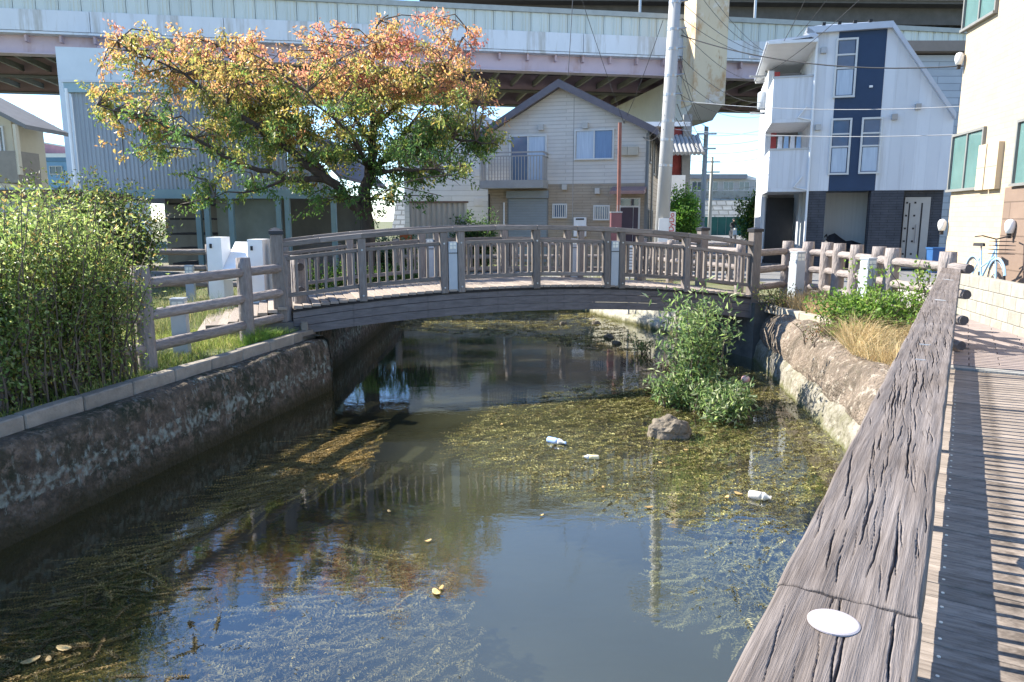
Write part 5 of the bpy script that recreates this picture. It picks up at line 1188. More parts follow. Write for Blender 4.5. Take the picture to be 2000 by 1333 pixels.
# bicycle behind the block wall
bq = wp(1920, 548, W1 + Vector((.55, .1, 0)), wdn); bq.z = .3
bk_ = thing('bicycle', bq, 'light blue city bicycle parked behind the block wall', 'bicycle')
bd_ = Vector((wdn.x, wdn.y, 0)); ble = nmat('bikeblue', (.35, .55, .75), (.3, .5, .7), 3, rough=.35, spec=.6)
def bkp(u, z): return bq + bd_ * u + Z3 * z
for u in (-.53, .53):
    pts = [bkp(u + .33 * math.cos(a * .2618), .33 + .33 * math.sin(a * .2618)) for a in range(25)]
    wv = MB().tube(pts, .018, 6).build('wheel', M['dark'], bk_)
    MB().tube([bkp(u + .305 * math.cos(a * .2618), .33 + .305 * math.sin(a * .2618)) for a in range(25)], .01, 5).build('rim', M['metal'], wv)
    for a in range(12): MB().tube([bkp(u, .33), bkp(u + .3 * math.cos(a * .5236), .33 + .3 * math.sin(a * .5236))], .003, 4).build('spoke', M['metal'], wv)
    pts = [bkp(u + .36 * math.cos(a * .2618), .33 + .36 * math.sin(a * .2618)) for a in range(1, 11)]; MB().tube(pts, .022, 6).build('mudguard', ble, bk_)
for a, b, r in (((.42, .88), (-.1, .3), .02), ((-.1, .3), (-.22, .8), .018), ((.40, .72), (-.16, .5), .018), ((-.53, .33), (-.1, .3), .012), ((-.53, .33), (-.2, .72), .012), ((.53, .33), (.40, .95), .018)): MB().tube([bkp(*a), bkp(*b)], r, 8).build('frame_tube', ble, bk_)
st = bkp(-.24, .9); sn = Vector((-bd_.y, bd_.x, 0)); MB().hexa([st + bd_ * a + sn * b - Z3 * .02 for a, b in ((-.14, -.09), (.13, -.02), (.13, .02), (-.14, .09))], [st + bd_ * a + sn * b + Z3 * .035 for a, b in ((-.15, -.08), (.12, -.015), (.12, .015), (-.15, .08))]).build('saddle', M['dark'], bk_); MB().tube([bkp(-.22, .78), bkp(-.24, .9)], .014, 6).build('seat_post', M['metal'], bk_)
hb_ = bkp(.38, 1.02); MB().tube([bkp(.40, .93), hb_], .014, 6).build('stem', M['metal'], bk_); MB().tube([hb_ + sn * .28 - bd_ * .16 + Z3 * .04, hb_ + sn * .22 + Z3 * .06, hb_, hb_ - sn * .22 + Z3 * .06, hb_ - sn * .28 - bd_ * .16 + Z3 * .04], .012, 6).build('handlebar', M['dark'], bk_)
bsk = MB()
for k in range(4): 
    zz = .78 + k * .07; bsk.tube([bkp(.5, zz) + sn * .15, bkp(.78, zz) + sn * .15, bkp(.78, zz) - sn * .15, bkp(.5, zz) - sn * .15, bkp(.5, zz) + sn * .15], .005, 4)
bsk.build('basket', M['dark'], bk_)
po_ = Vector((wdn.y, -wdn.x, 0)); po_ = po_ if po_.x > 0 else -po_
pq = [W1 + wdn * 5.0 + po_ * .09, Vector((17, 8, 0)), Vector((17, 16.2, 0)), W1 - wdn * .6 + Vector((.3, 2.5, 0)), W1 - wdn * .6 + po_ * .09]
tag(MB().prism([(p_.x, p_.y, -.03) for p_ in pq], (0, 0, .325)).build('plot_ground', M['concrete']), kind='structure')
# blue bin by the door of the navy house
bn = thing('blue_bin', dp(1826, 492, 23), 'blue plastic bin at the corner of the cream house', 'bin'); c = dp(1826, 500, 23); zt_ = dp(1826, 484, 23).z
MB().hexa([(c.x + a * .14, 23 + b * .14, 0) for a, b in ((-1, -1), (1, -1), (1, 1), (-1, 1))], [(c.x + a * .18, 23 + b * .18, zt_ - .05) for a, b in ((-1, -1), (1, -1), (1, 1), (-1, 1))]).build('body', nmat('binblue', (.04, .12, .3), None, 3, rough=.4), bn); MB().box((c.x, 23, zt_ - .02), (.40, .40, .055)).build('lid', M['binblue'], bn)
# ================================================================ vegetation
def A3(p): return np.array([p.x, p.y, p.z])
nmat('bark', (.075, .06, .05), (.035, .028, .024), 6, (1, 1, .4), .95, .03, 14)
nmat('twig', (.13, .10, .075), (.08, .06, .045), 6, rough=.9)
# ---------------- the autumn cherry tree
TY = 17.0
def tp_(x, y, dy=0.0): return dp(x, y, TY + dy)
tb = dp(712, 560, TY); tb.z = 0
tree = thing('cherry_tree', tb, 'spreading cherry tree with orange, red and green autumn leaves behind the bridge', 'tree')
limbs = [
 [(tb, .34), (tp_(718, 470), .27), (tp_(716, 432), .25), (tp_(712, 395), .23), (tp_(722, 330, .2), .19), (tp_(730, 250, .4), .13), (tp_(725, 170, .6), .08), (tp_(735, 90, .6), .04), (tp_(742, 40, .6), .015)],
 [(tp_(714, 425), .20), (tp_(680, 390, -.3), .17), (tp_(640, 352, -.6), .15), (tp_(575, 300, -.9), .12), (tp_(500, 245, -1.1), .09), (tp_(420, 190, -1.2), .06), (tp_(330, 130, -1.2), .035), (tp_(230, 80, -1.2), .012)],
 [(tp_(640, 352, -.6), .11), (tp_(560, 350, -1.2), .09), (tp_(470, 320, -1.6), .07), (tp_(380, 270, -1.8), .05), (tp_(280, 225, -1.9), .03), (tp_(190, 205, -1.9), .012)],
 [(tp_(575, 300, -.9), .08), (tp_(530, 230, -.3), .06), (tp_(480, 160, .2), .04), (tp_(430, 90, .4), .015)],
 [(tp_(722, 330, .2), .11), (tp_(790, 290, -.5), .09), (tp_(860, 270, -.8), .06), (tp_(930, 275, -.9), .03), (tp_(975, 285, -.9), .012)],
 [(tp_(730, 250, .4), .08), (tp_(800, 190, .3), .06), (tp_(870, 130, .2), .04), (tp_(915, 60, .2), .012)],
 [(tp_(728, 290, .3), .09), (tp_(690, 220, .9), .07), (tp_(660, 150, 1.2), .045), (tp_(640, 60, 1.4), .014)],
 [(tp_(722, 330, .2), .10), (tp_(700, 290, -1.2), .08), (tp_(660, 240, -2.0), .05), (tp_(600, 180, -2.3), .02)],
 [(tp_(735, 330, .4), .09), (tp_(790, 260, 1.5), .07), (tp_(850, 190, 2.2), .04), (tp_(900, 150, 2.4), .015)],
 [(tp_(735, 340, .1), .08), (tp_(780, 330, -1.2), .06), (tp_(850, 330, -1.8), .035), (tp_(910, 350, -2.0), .012)],
 [(tp_(640, 352, -.4), .08), (tp_(590, 280, 1.0), .06), (tp_(520, 200, 1.8), .04), (tp_(440, 140, 2.1), .015)],
 [(tp_(560, 350, -1.2), .05), (tp_(500, 372, -1.6), .035), (tp_(420, 385, -1.9), .012)],
]
limbs = [[(a, b * .66) for a, b in lb] for lb in limbs]
tm = MB(); nodes = []
for lb in limbs:
    pts = [Vector(a) for a, _ in lb]; rr = [b for _, b in lb]; P_, Q_ = [], []
    for i in range(len(pts) - 1):
        for k in range(3):
            t = k / 3; j = Vector([random.uniform(-1, 1) for _ in range(3)]) * (.06 if i else .03)
            P_.append(pts[i].lerp(pts[i + 1], t) + (j if k else Vector())); Q_.append(rr[i] + (rr[i + 1] - rr[i]) * t)
    P_.append(pts[-1]); Q_.append(rr[-1]); tm.tube(P_, Q_, 9); nodes += [(p, q) for p, q in zip(P_, Q_) if p.z > 2.0]
tm.build('trunk', M['bark'], tree, True)
clumps = [(285, 120, 105, 62, 300), (230, 95, 45, 45, 60), (225, 215, 50, 22, 60), (400, 125, 120, 62, 420), (360, 225, 130, 65, 480), (300, 305, 62, 24, 95), (480, 240, 120, 85, 620), (420, 330, 80, 42, 130),
          (600, 185, 130, 90, 640), (560, 300, 100, 65, 400), (700, 130, 115, 78, 520), (655, 240, 130, 85, 620), (800, 135, 110, 72, 480), (770, 230, 130, 85, 680), (860, 185, 85, 62, 330),
          (840, 285, 115, 50, 440), (740, 330, 105, 50, 330), (925, 275, 50, 30, 120), (900, 90, 28, 45, 50), (640, 75, 40, 38, 60), (765, 50, 42, 34, 55), (850, 45, 25, 38, 40), (925, 175, 45, 25, 70), (530, 190, 110, 75, 360),
          (860, 335, 70, 28, 120), (800, 375, 60, 24, 70), (380, 385, 40, 28, 36), (640, 395, 60, 25, 26), (210, 175, 35, 20, 34), (480, 120, 70, 50, 120), (720, 395, 40, 34, 40), (560, 385, 70, 26, 46)]
AUT = np.array([(.08, .16, .045), (.13, .21, .05), (.26, .28, .065), (.38, .32, .08), (.48, .31, .11), (.56, .28, .14), (.58, .22, .17)])
def autumn(u): return np.clip(np.stack([np.interp(u, [-.1, .15, .35, .52, .7, .9, 1.15], AUT[:, k]) for k in range(3)], 1) * (1 + rng.normal(size=(len(u), 1)) * .16), .01, 1)
lv_, twig = [], MB(); NP_ = np.array([[p.x, p.y, p.z] for p, _ in nodes])
for (cx, cy, rx_, ry_, n) in clumps:
    nt_ = max(4, n // 13)
    for _ in range(nt_):
        a = rng.uniform(0, 6.283); r = math.sqrt(rng.random()); dyy = rng.normal() * 1.25
        dyy *= (1 if rx_ > 60 else .4)
        c = A3(tp_(cx + rx_ * r * math.cos(a), cy + ry_ * r * math.sin(a), dyy))
        dist = np.linalg.norm((NP_ - c) * np.array([1, .8, 1.2]), axis=1) + np.where(NP_[:, 2] > c[2] + .3, .8, 0); i = int(dist.argmin()); s = NP_[i]
        if dist[i] > 2.4: s = c + (s - c) * 2.0 / dist[i]
        mid = (s + c) / 2 + rng.normal(size=3) * .1 + np.array([0, 0, .12])
        tp2 = c + (c - s) * .12 + np.array([0, 0, -.08])
        twig.tube([Vector(s), Vector(mid), Vector(c), Vector(tp2)], [.018, .013, .008, .004], 4, False)
        # colour by branch: rust and red high and outside, green low and on the right
        utw = (c[2] - 2.2) / 4.4 * .85 + r * .25 + rng.normal() * .17 - .04 + (.08 if c[0] > -5.5 and c[2] > 4.5 else -.05) - (.2 if c[0] > -3.6 and c[2] < 4.2 else 0)
        for q in range(4):
            t0 = .35 + .2 * q; b = s + (c - s) * t0 + rng.normal(size=3) * .05; dr_ = unit((c - s)[None])[0] * .5 + rng.normal(size=3) * .6; dr_[2] = dr_[2] * .5 + .12
            e = b + dr_ * rng.uniform(.25, .5)
            twig.tube([Vector(b), Vector(e)], [.006, .003], 3, False)
            m = int(rng.integers(16, 26)); tt = rng.random(m) ** .7
            p = b + (e - b) * tt[:, None] + rng.normal(size=(m, 3)) * .055
            d = rng.normal(size=(m, 3)) * .6 + dr_ * .4; d[:, 2] -= .75
            u_ = utw + rng.normal() * .07
            lv_.append(leaf_arrays(p, d, rng.uniform(.07, .115, m), rng.uniform(.032, .05, m), autumn(u_ + rng.normal(size=m) * .12)))
twig.build('branches', M['twig'], tree)
tag(folio('crown', lv_, M['leaf'], tree, tb), kind='stuff')
# ---------------- shrubs
def shrub(name, label, cat, bases, hgt, spread, nst, lpn, ll, lw, pal, w_, lo=.3, arch=.35, seed=1, twmat='twig', lean=(0, 0), pw=.8):
    c = sum((Vector(b) for b in bases), Vector()) / len(bases); root = thing(name, c, label, cat); st = MB(); la = []
    for _ in range(nst):
        b = Vector(bases[int(rng.integers(len(bases)))]) + Vector((rng.normal() * .12, rng.normal() * .12, 0)); H = hgt * (rng.uniform(.55, 1.0) if rng.random() < .85 else rng.uniform(.95, 1.18))
        az = rng.uniform(0, 6.283); sp_ = rng.uniform(.15, 1) * spread
        dx, dy = math.cos(az) * sp_ + lean[0], math.sin(az) * sp_ + lean[1]; pts = []
        for k in range(6):
            t = k / 5; pts.append(b + Vector((dx * t ** 1.6, dy * t ** 1.6, H * (t - arch * t * t * .35))) + Vector((rng.normal(), rng.normal(), 0)) * .02)
        st.tube(pts, [.011, .010, .008, .007, .005, .003], 4, False)
        m = int(lpn * rng.uniform(.7, 1.3)); t = lo + (1 - lo) * rng.random(m) ** pw; i = np.minimum((t * 5).astype(int), 4); fr_ = t * 5 - i
        P_ = np.array([A3(q) for q in pts]); p = P_[i] * (1 - fr_)[:, None] + P_[i + 1] * fr_[:, None] + rng.normal(size=(m, 3)) * np.array([.075, .075, .05]) * (spread + .25) * 1.4
        d = rng.normal(size=(m, 3)) * .8; d[:, 2] += .35; la.append(leaf_arrays(p, d, ll * rng.uniform(.7, 1.3, m), lw * rng.uniform(.7, 1.3, m), pick(pal, w_, m, .2)))
    st.build('stems', M[twmat], root); tag(folio('leaves', la, M['leaf'], root, c), kind='stuff'); return root
GRN = [(.20, .26, .06), (.13, .19, .045), (.33, .37, .13), (.30, .22, .07)]
hb1 = [(lwx(t) - .72 - q, t, 0) for t in (6.3, 6.7, 7.0, 7.35) for q in (0, .25, .6)]
shrub('hedge_shrub', 'tall twiggy green shrub with yellowing leaves beside the log fence', 'shrub', hb1, 1.9, .52, 270, 115, .046, .019, GRN, (4, 3, 4, 1.2), .05, pw=.75)
hb2 = [(lwx(t) - .8 - q, t, 0) for t in (5.0, 5.4, 5.8, 6.1) for q in (0, .4, .9)]
shrub('hedge_shrub', 'dense green shrub with larger pale leaves at the left edge', 'shrub', hb2, 1.75, .48, 200, 90, .055, .027, [(.20, .28, .07), (.12, .19, .05), (.34, .40, .18), (.28, .24, .07)], (4, 4, 3, 1), .05, pw=.75)
hb3 = [(-6.3 + q, 8.6 + t, 0) for t in (0, .4, .8) for q in (-.6, 0, .6)]
shrub('hedge_shrub', 'light green shrub rising behind the hedge left of the fence', 'shrub', hb3, 2.05, .6, 130, 130, .055, .026, GRN, (4, 3, 4, 1), .15)
shrub('dark_bush', 'dark rounded bush in front of the workshop wall', 'bush', [(dp(190, 450, 14).x + q, 14 + q * .3, 0) for q in (-.5, 0, .5)], 2.5, .8, 90, 150, .07, .035, [(.06, .10, .025), (.10, .12, .03), (.14, .11, .05)], (4, 3, 1), .25)
# bushes by house and road
shrub('bush', 'green bush against the white house by the ribbed fence', 'bush', [(dp(925, 460, 23.4).x + q, 23.4, 0) for q in (-.3, 0, .3)], 2.0, .5, 60, 90, .09, .05, [(.05, .10, .03), (.08, .14, .04)], (1, 1), .15)
shrub('bush', 'pale leafed bush in the sun below the cherry tree', 'bush', [(dp(765, 470, 21).x + q, 21, 0) for q in (-.4, 0, .4)], 1.3, .5, 60, 80, .1, .05, [(.16, .2, .1), (.08, .14, .05), (.25, .27, .18)], (2, 3, 1), .1)
rt = dp(1332, 480, 25)
r_ = shrub('young_tree', 'small bright green tree beside the utility pole', 'tree', [(rt.x + q, 25, 0) for q in (-.1, 0, .1)], 2.75, .62, 60, 190, .09, .055, [(.10, .22, .03), (.16, .28, .04), (.06, .14, .03)], (3, 3, 2), .55)
shrub('bush', 'green and yellow bush at the street corner beside the navy house', 'bush', [(dp(1476, 470, 40).x + q, 40, 0) for q in (-.3, 0, .5)], 3.4, .8, 60, 120, .14, .09, [(.07, .15, .03), (.22, .26, .05), (.04, .09, .03)], (3, 2, 2), .2)
shrub('low_hedge', 'low dark green hedge under the cherry tree', 'hedge', [(-4.4 + .35 * q, 16.1, 0) for q in range(8)], .75, .3, 120, 45, .06, .035, [(.06, .13, .025), (.10, .18, .03)], (2, 1), .1)
# leafy island plant in the canal, with a rock
isl = gp(1385, 800, WZ); ib = [(isl.x + a, isl.y + b, WZ - .05) for a, b in ((0, 0), (-.3, .3), (.1, .5), (-.1, -.2), (.35, .2), (-.5, .6), (.3, .6))]
ISL = [(.17, .25, .09), (.10, .17, .065), (.25, .33, .11), (.34, .38, .22)]
shrub('water_plant', 'tall leafy plant growing out of the canal with upright tip', 'plant', [(isl.x - .1 + a, isl.y + .35 + b, WZ - .05) for a, b in ((0, 0), (-.2, .2), (.15, .25), (.25, .1))], 1.6, .52, 30, 80, .10, .026, ISL, (3, 3, 3, 1), .15)
shrub('water_plant', 'low leafy clump spreading over the weed beside the rock', 'plant', [(isl.x + a, isl.y + b, WZ - .05) for a, b in ((-.05, -.35), (.15, -.25), (.1, -.5), (-.3, .05), (-.5, .25), (.2, .05))], .50, .32, 64, 48, .085, .025, ISL, (3, 3, 2, 2), .1)
shrub('water_plant', 'small leafy sprout at the water edge by the bridge shadow', 'plant', [(gp(1255, 690, WZ).x, gp(1255, 690, WZ).y, WZ - .03)], .35, .25, 8, 24, .07, .02, ISL, (3, 3, 3, 1), .2)
import bmesh
def rock(name, label, c, r, seed):
    bm = bmesh.new(); bmesh.ops.create_icosphere(bm, subdivisions=4, radius=1)
    for v in bm.verts:
        n = v.co.normalized(); v.co = n * (1 + .35 * mn.fractal(n * 1.2 + Vector((seed, 0, 0)), 1, 2, 3) + .06 * mn.fractal(n * 6 + Vector((seed, 0, 0)), 1, 2, 4)); v.co = Vector((v.co.x * r[0], v.co.y * r[1], v.co.z * r[2]))
    me = bpy.data.meshes.new(name); bm.to_mesh(me); bm.free(); me.materials.append(nmat('rock', (.22, .185, .14), (.11, .09, .065), 7, rough=.95, bump=.02, bscale=20))
    return tag(put(name, me, None, Matrix.Translation(Vector(c))), label, 'rock')
rk = gp(1310, 855, WZ); rock('rock', 'brown rounded rock in the weed beside the water plant', (rk.x, rk.y + .1, WZ + .04), (.23, .18, .17), 4.2)
for i, (x, y, s) in enumerate(((1190, 660, .11), (1165, 633, .10), (1205, 672, .09), (1100, 633, .08))):
    q = gp(x, y, WZ); rock('stone', ('small pale stone in shallow water near the far ledge', 'flat stone in the shallows below the bridge arch', 'small stone nearest the ledge under the bridge', 'tiny stone among weed under the bridge')[i], (q.x, q.y, WZ + .01), (s, s * .8, s * .6), i * 3.1)
# right bank bush and plants
bb1 = dp(1690, 640, 9.9); shrub('bank_bush', 'bright green leafy bush on the right bank in front of the log fence', 'bush', [(bb1.x + a, 9.9 + b, .08) for a, b in ((0, 0), (-.2, .1), (.15, -.3), (-.35, -.2), (.2, .2))], .62, .5, 75, 60, .06, .035, [(.14, .24, .04), (.09, .17, .035), (.22, .3, .07)], (4, 3, 2), .1)
shrub('bank_bush', 'thin upright green shoots beside the nearest log post', 'bush', [(bb1.x + .25, 10.3, .08), (bb1.x + .6, 9.7, .08)], 1.05, .35, 22, 42, .06, .035, [(.14, .24, .04), (.22, .3, .07)], (3, 2), .2)
shrub('bank_weed', 'straggly weed with reddish leaves hanging over the bank', 'plant', [(dp(1625, 700, 9.8).x + a, 9.8 + b, -.05) for a, b in ((0, 0), (.15, -.3), (-.1, .3))], .34, .3, 34, 30, .04, .018, [(.14, .14, .06), (.2, .1, .05), (.1, .13, .04)], (3, 2, 3), .1)
shrub('bank_weed', 'small weeds at the right end of the bridge', 'plant', [(4.55, 12.55, .1), (4.75, 12.75, .1)], .42, .25, 24, 30, .05, .018, [(.10, .15, .04), (.2, .17, .07)], (3, 2), .1)
# ---------------- grass (nobody could count it)
def scatter(poly, n):
    P_ = np.array(poly); lo, hi = P_.min(0), P_.max(0); out = np.zeros((0, 2))
    while len(out) < n:
        q = rng.uniform(lo, hi, (n, 2)); ins = np.zeros(n, bool); j = len(P_) - 1
        for i in range(len(P_)):
            a, b = P_[i], P_[j]; c = ((a[1] > q[:, 1]) != (b[1] > q[:, 1])) & (q[:, 0] < (b[0] - a[0]) * (q[:, 1] - a[1]) / (b[1] - a[1] + 1e-12) + a[0]); ins ^= c; j = i
        out = np.concatenate([out, q[ins]])
    return out[:n]
def clumpfield(q, sc, seed): return np.array([mn.noise(Vector((a * sc + seed, b * sc, seed))) for a, b in q])
def grass(name, poly, n, z, h, pal, w_, label=None, lean=.5, seed=0., wd=.006, thr=-.2):
    q = scatter(poly, n); cf = clumpfield(q, 1.4, seed); k = rng.random(n) < np.clip((cf - thr) * 2 + .35, .15, 1); q, cf = q[k], cf[k]; m = len(q)
    hh = rng.uniform(h[0], h[1], m) * (1 + .9 * np.clip(cf, -.4, 1)); ln = rng.normal(size=(m, 2)) * hh[:, None] * lean
    p = np.concatenate([q, np.full((m, 1), z)], 1)
    return tag(folio(name, [blades(p, hh, ln, rng.uniform(wd * .7, wd * 1.4, m), pick(pal, w_, m))], M['grass']), label, 'grass', kind='stuff')
lb_ = [(lwx(5.5) - .44, 5.5), (lwx(10.3) - .44, 10.3), (-3.2, 10.9), (-4.2, 11.2), (-6.5, 10.0), (-7.0, 6)]
GR = [(.22, .28, .06), (.34, .34, .10), (.14, .2, .04), (.42, .37, .16)]
grass('grass', lb_, 34000, 0, (.04, .12), GR, (4, 3, 3, 1.5), 'short sunlit green and straw grass on the left bank')
grass('grass', [(-7.5, 9.5), (-3.6, 10.9), (-3.9, 13.2), (-8, 13.5)], 9000, 0, (.15, .42), [(.2, .24, .09), (.32, .29, .13), (.12, .17, .05)], (3, 3, 2), 'tall tufted grass around the white sign', .4)
grass('grass', [(lwx(8.5) - .44, 8.5), (lwx(10.4) - .42, 10.4), (-3.1, 10.6), (-3.5, 9.6)], 2500, 0, (.08, .22), [(.17, .29, .05), (.25, .32, .07)], (2, 1), 'bright green grass tufts at the foot of the left fence')
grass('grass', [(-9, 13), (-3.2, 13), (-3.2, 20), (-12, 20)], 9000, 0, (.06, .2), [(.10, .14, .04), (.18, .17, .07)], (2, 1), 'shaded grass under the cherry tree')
DRY = [(.50, .38, .20), (.58, .47, .27), (.40, .29, .14), (.25, .24, .09)]
grass('dry_grass', [(4.6, 12.9), (5.75, 13.9), (5.9, 11.4), (5.0, 10.9)], 9000, .10, (.10, .34), DRY, (4, 3, 2, .6), 'straw-coloured dry grass at the foot of the right log fence', .55, 4., .007)
grass('dry_grass', [(4.35, 9.7), (5.45, 10.4), (5.15, 8.95), (4.6, 7.95), (4.15, 7.3), (4.0, 8.4)], 8000, .08, (.10, .38), DRY, (4, 3, 2, .8), 'dry straw grass spilling over the bank beside the handrail', .9, 7., .006)
grass('dry_grass', [(-3.2, 20.0), (3.0, 20.0), (3.0, 20.7), (-3.2, 20.7)], 3500, .0, (.06, .25), [(.3, .3, .1), (.2, .25, .07), (.4, .34, .16)], (2, 2, 1), 'mixed grass along the far bank fence')
grass('dry_grass', [(3.4, 16.2), (4.3, 13.9), (5.0, 14.2), (3.9, 17.4), (2.6, 19.8), (2.2, 19.4)], 3500, .01, (.06, .22), DRY, (3, 2, 2, 2), 'dry grass on the right bank beyond the bridge')
# ---------------- water weed
def strands(pts, dirs, lens, nn, leafn, leafl, pal, w_, zf, wob=.25):
    """feathery strands: pts (n,2), dirs angle, returns arrays of needle leaves along wavy stems"""
    n = len(pts); t = np.linspace(0, 1, nn)[None]
    an = dirs[:, None] + wob * np.sin(t * 4 + rng.uniform(0, 6, (n, 1))) * rng.normal(size=(n, 1))
    st = lens[:, None] / nn; x = pts[:, :1] + np.cumsum(np.cos(an) * st, 1); y = pts[:, 1:] + np.cumsum(np.sin(an) * st, 1)
    z = zf(n, t); P_ = np.stack([x, y, z], -1); c0 = pick(pal, w_, n, .22); out = []
    for k in range(leafn):
        a2 = an + (1 if k % 2 else -1) * rng.uniform(.5, 1.1, an.shape); d = np.stack([np.cos(a2), np.sin(a2), rng.normal(size=an.shape) * .28], -1).reshape(-1, 3)
        m = n * nn; out.append(leaf_arrays(P_.reshape(-1, 3), d, np.repeat(leafl * rng.uniform(.6, 1.3, n), nn) * (1.1 - .5 * np.tile(t[0], n)), np.full(m, leafl * .28) * rng.uniform(.7, 1.3, m), np.repeat(c0, nn, 0), .1, up=(0, 0, 1)))
    s = np.stack([-np.sin(an), np.cos(an), np.zeros_like(an)], -1) * .003
    v = np.stack([P_ - s, P_ + s], 2).reshape(-1, 3); b = (np.arange(n)[:, None] * nn + np.arange(nn - 1)[None]).reshape(-1, 1) * 2
    out.append((v, np.concatenate([b + [0, 1, 3], b + [0, 3, 2]]), np.repeat(np.repeat(c0 * .7, nn, 0), 2, 0))); return out
def pxpoly(l): return [tuple(gp(x, y, WZ)[:2]) for x, y in l]
WEED = [(.27, .235, .09), (.18, .15, .06), (.35, .32, .13), (.11, .09, .04)]; BRN = [(.17, .115, .035), (.22, .16, .05), (.10, .07, .025)]
zs_ = lambda lo, hi: (lambda n, t: WZ + rng.uniform(lo, hi, (n, 1)) + .006 * np.sin(t * 9 + rng.uniform(0, 6, (n, 1))))
def mat_(name, pxs, n, label, pal, w_, ang, lens, nn, ln, ll, z, asd=.45, thr=None, seed=0.):
    q = scatter(pxpoly(pxs), n)
    if thr is not None: cf = clumpfield(q, 1.1, seed) + .5 * clumpfield(q, 3.1, seed + 5); q = q[cf + rng.normal(size=len(cf)) * .22 > thr]
    m = len(q); return tag(folio(name, strands(q, ang + rng.normal(size=m) * asd, rng.uniform(*lens, m), nn, ln, ll, pal, w_, z), M['weed']), label, 'water weed', kind='stuff')
R1 = [(985, 790), (1240, 735), (1330, 700), (1480, 720), (1560, 760), (1660, 880), (1560, 1045), (1420, 1020), (1190, 985), (1010, 920), (900, 860)]
mat_('water_weed', R1, 12500, 'yellow-brown water weed mat floating around the leafy water plant', WEED, (4, 3, 2, 3), R(200), (.14, .34), 8, 3, .038, zs_(-.06, .003), .5, -.42, 2.)
mat_('water_weed', R1, 3000, 'brown weed just under the surface around the leafy water plant', BRN, (2, 1, 3), R(200), (.2, .4), 8, 3, .045, zs_(-.12, -.03), .6)
mat_('water_weed', [(780, 640), (850, 612), (1180, 607), (1230, 640), (1290, 690), (1180, 690), (1060, 660), (900, 652)], 3000, 'olive weed patches below the bridge arch', WEED, (3, 3, 2, 3), R(190), (.2, .4), 6, 3, .05, zs_(-.03, .012), .5, -.12, 9.)
mat_('water_weed', [(770, 815), (740, 900), (600, 960), (440, 1010), (400, 1060), (330, 1100), (340, 1060), (480, 985), (560, 930), (700, 845)], 1100, 'golden brown weed trailing diagonally along the shaded left wall', [(.30, .20, .06), (.22, .15, .05), (.14, .10, .035)], (3, 3, 2), R(215), (.4, .8), 26, 4, .03, zs_(-.04, .006), .35, -.3, 5.)
mat_('water_weed', [(0, 1333), (0, 1290), (140, 1190), (300, 1060), (420, 1060), (420, 1333)], 800, 'brown feathery weed in the bottom left corner', [(.22, .15, .05), (.15, .10, .035), (.09, .07, .025)], (3, 3, 3), R(205), (.35, .8), 34, 5, .024, zs_(-.06, .003), .6, -.35, 1.)
mat_('water_weed', [(430, 1333), (560, 1210), (690, 1120), (840, 1060), (900, 1120), (950, 1200), (930, 1333)], 380, 'pale submerged weed beneath the reflected blue sky', [(.20, .165, .10), (.15, .125, .08)], (1, 1), R(215), (.35, .9), 34, 5, .036, zs_(-.07, -.012), .7, -.35, 3.)
mat_('water_weed', [(1350, 1060), (1400, 1035), (1570, 1050), (1520, 1140), (1470, 1230), (1380, 1180)], 230, 'dark submerged weed near the foot of the handrail', [(.20, .19, .12), (.28, .26, .16)], (1, 1), R(240), (.25, .6), 26, 5, .036, zs_(-.08, -.006), .7, -.3, 8.)
# ---------------- litter and leaves
def bottle(p, ang, L_, r, label, m1, m2, nm='plastic_bottle'):
    p = Vector(p); d = Vector((math.cos(ang), math.sin(ang), .05)); o_ = thing(nm, p, label, 'bottle')
    MB().tube([p + d * t * L_ for t in (0, .03, .08, .40, .45, .62)], [r * .6, r * .95, r, r, r * .95, r], 14).build('label_sleeve', m1, o_, True)
    MB().tube([p + d * t * L_ for t in (.621, .72, .82, .9, .93)], [r * .98, r * .9, r * .5, r * .35, r * .35], 14).build('shoulder', m2, o_, True); MB().tube([p + d * t * L_ for t in (.931, 1.0)], r * .4, 10).build('bottle_cap', m1, o_)
pl = nmat('clearplastic', (.62, .62, .58), (.5, .5, .46), 8, rough=.2, spec=.6)
a = gp(1070, 862, WZ); bottle((a.x, a.y, WZ + .02), -.75, .26, .036, 'blue and white plastic bottle floating in the weed', nmat('blueplastic', (.25, .42, .72), (.45, .55, .75), 9, rough=.3), pl)
a = gp(1170, 897, WZ); bottle((a.x, a.y, WZ + .015), 3.1, .17, .027, 'short white and yellow bottle floating in the weed', nmat('yellowplastic', (.75, .55, .12), (.8, .75, .6), 7, rough=.35), M['white'])
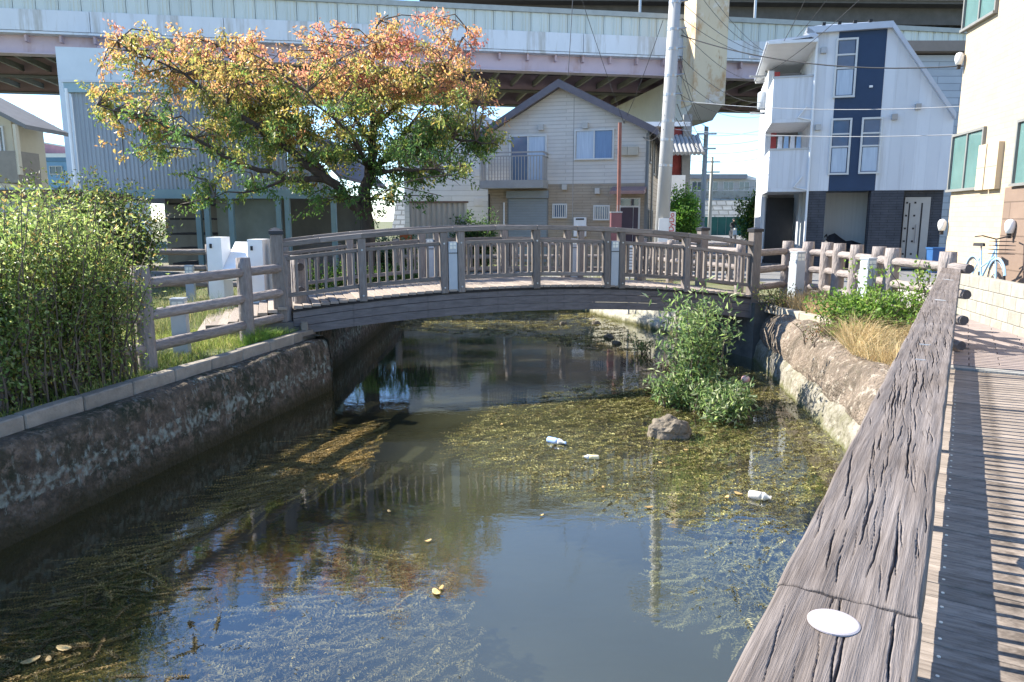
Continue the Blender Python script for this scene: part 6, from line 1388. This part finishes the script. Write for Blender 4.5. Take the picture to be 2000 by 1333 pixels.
a = gp(1462, 970, WZ); bottle((a.x, a.y, WZ + .02), -.6, .2, .042, 'crushed pale plastic bottle near the handrail', nmat('whiteplastic', (.68, .64, .56), (.55, .5, .44), 12, rough=.4), pl)
bl = gp(1456, 745, WZ); bm = bmesh.new(); bmesh.ops.create_uvsphere(bm, u_segments=20, v_segments=12, radius=.065)
for v in bm.verts: v.co.z = max(v.co.z, -.05) * .95
me = bpy.data.meshes.new('ball'); bm.to_mesh(me); bm.free(); me.polygons.foreach_set('use_smooth', [True] * len(me.polygons)); me.materials.append(nmat('ballpink', (.72, .36, .30), (.75, .6, .55), 12, rough=.5)); tag(put('ball', me, None, Matrix.Translation((bl.x, bl.y, WZ + .03))), 'small pink and white ball floating by the right bank', 'ball')
leafm = nmat('fallenleaf', (.55, .40, .16), (.38, .22, .08), 30, rough=.6, rand=.35)
def fleaf(p, s, ang):
    mb = MB(); n = 10; vs = []
    for i in range(n): t = 6.2832 * i / n; vs.append(p + Vector((math.cos(ang) * math.cos(t) * s - math.sin(ang) * math.sin(t) * s * .5, math.sin(ang) * math.cos(t) * s + math.cos(ang) * math.sin(t) * s * .5, .006 + .008 * math.cos(t) ** 2)))
    mb.add(vs + [v - Vector((0, 0, .003)) for v in vs], [tuple(range(n)), tuple(range(n, 2 * n))[::-1]] + [(i, n + i, n + (i + 1) % n, (i + 1) % n) for i in range(n)])
    tag(mb.build('fallen_leaf', leafm), 'single fallen leaf floating on the canal water', 'leaf', 'fallen leaves on the water')
for x, y, s in ((1442, 965, .045), (1420, 972, .035), (1267, 992, .04), (1178, 953, .025), (852, 1158, .045), (862, 1150, .03), (60, 1292, .05), (95, 1290, .03), (125, 1268, .05), (1058, 1008, .02), (870, 648, .06), (985, 648, .05), (1160, 625, .05), (760, 1000, .025), (640, 880, .02), (1340, 880, .03), (1290, 905, .025), (980, 830, .03), (300, 760, .03), (836, 1058, .03)):
    p = gp(x, y, WZ + .006)
    if x == 300: continue
    fleaf(p, s, random.uniform(0, 3.1))
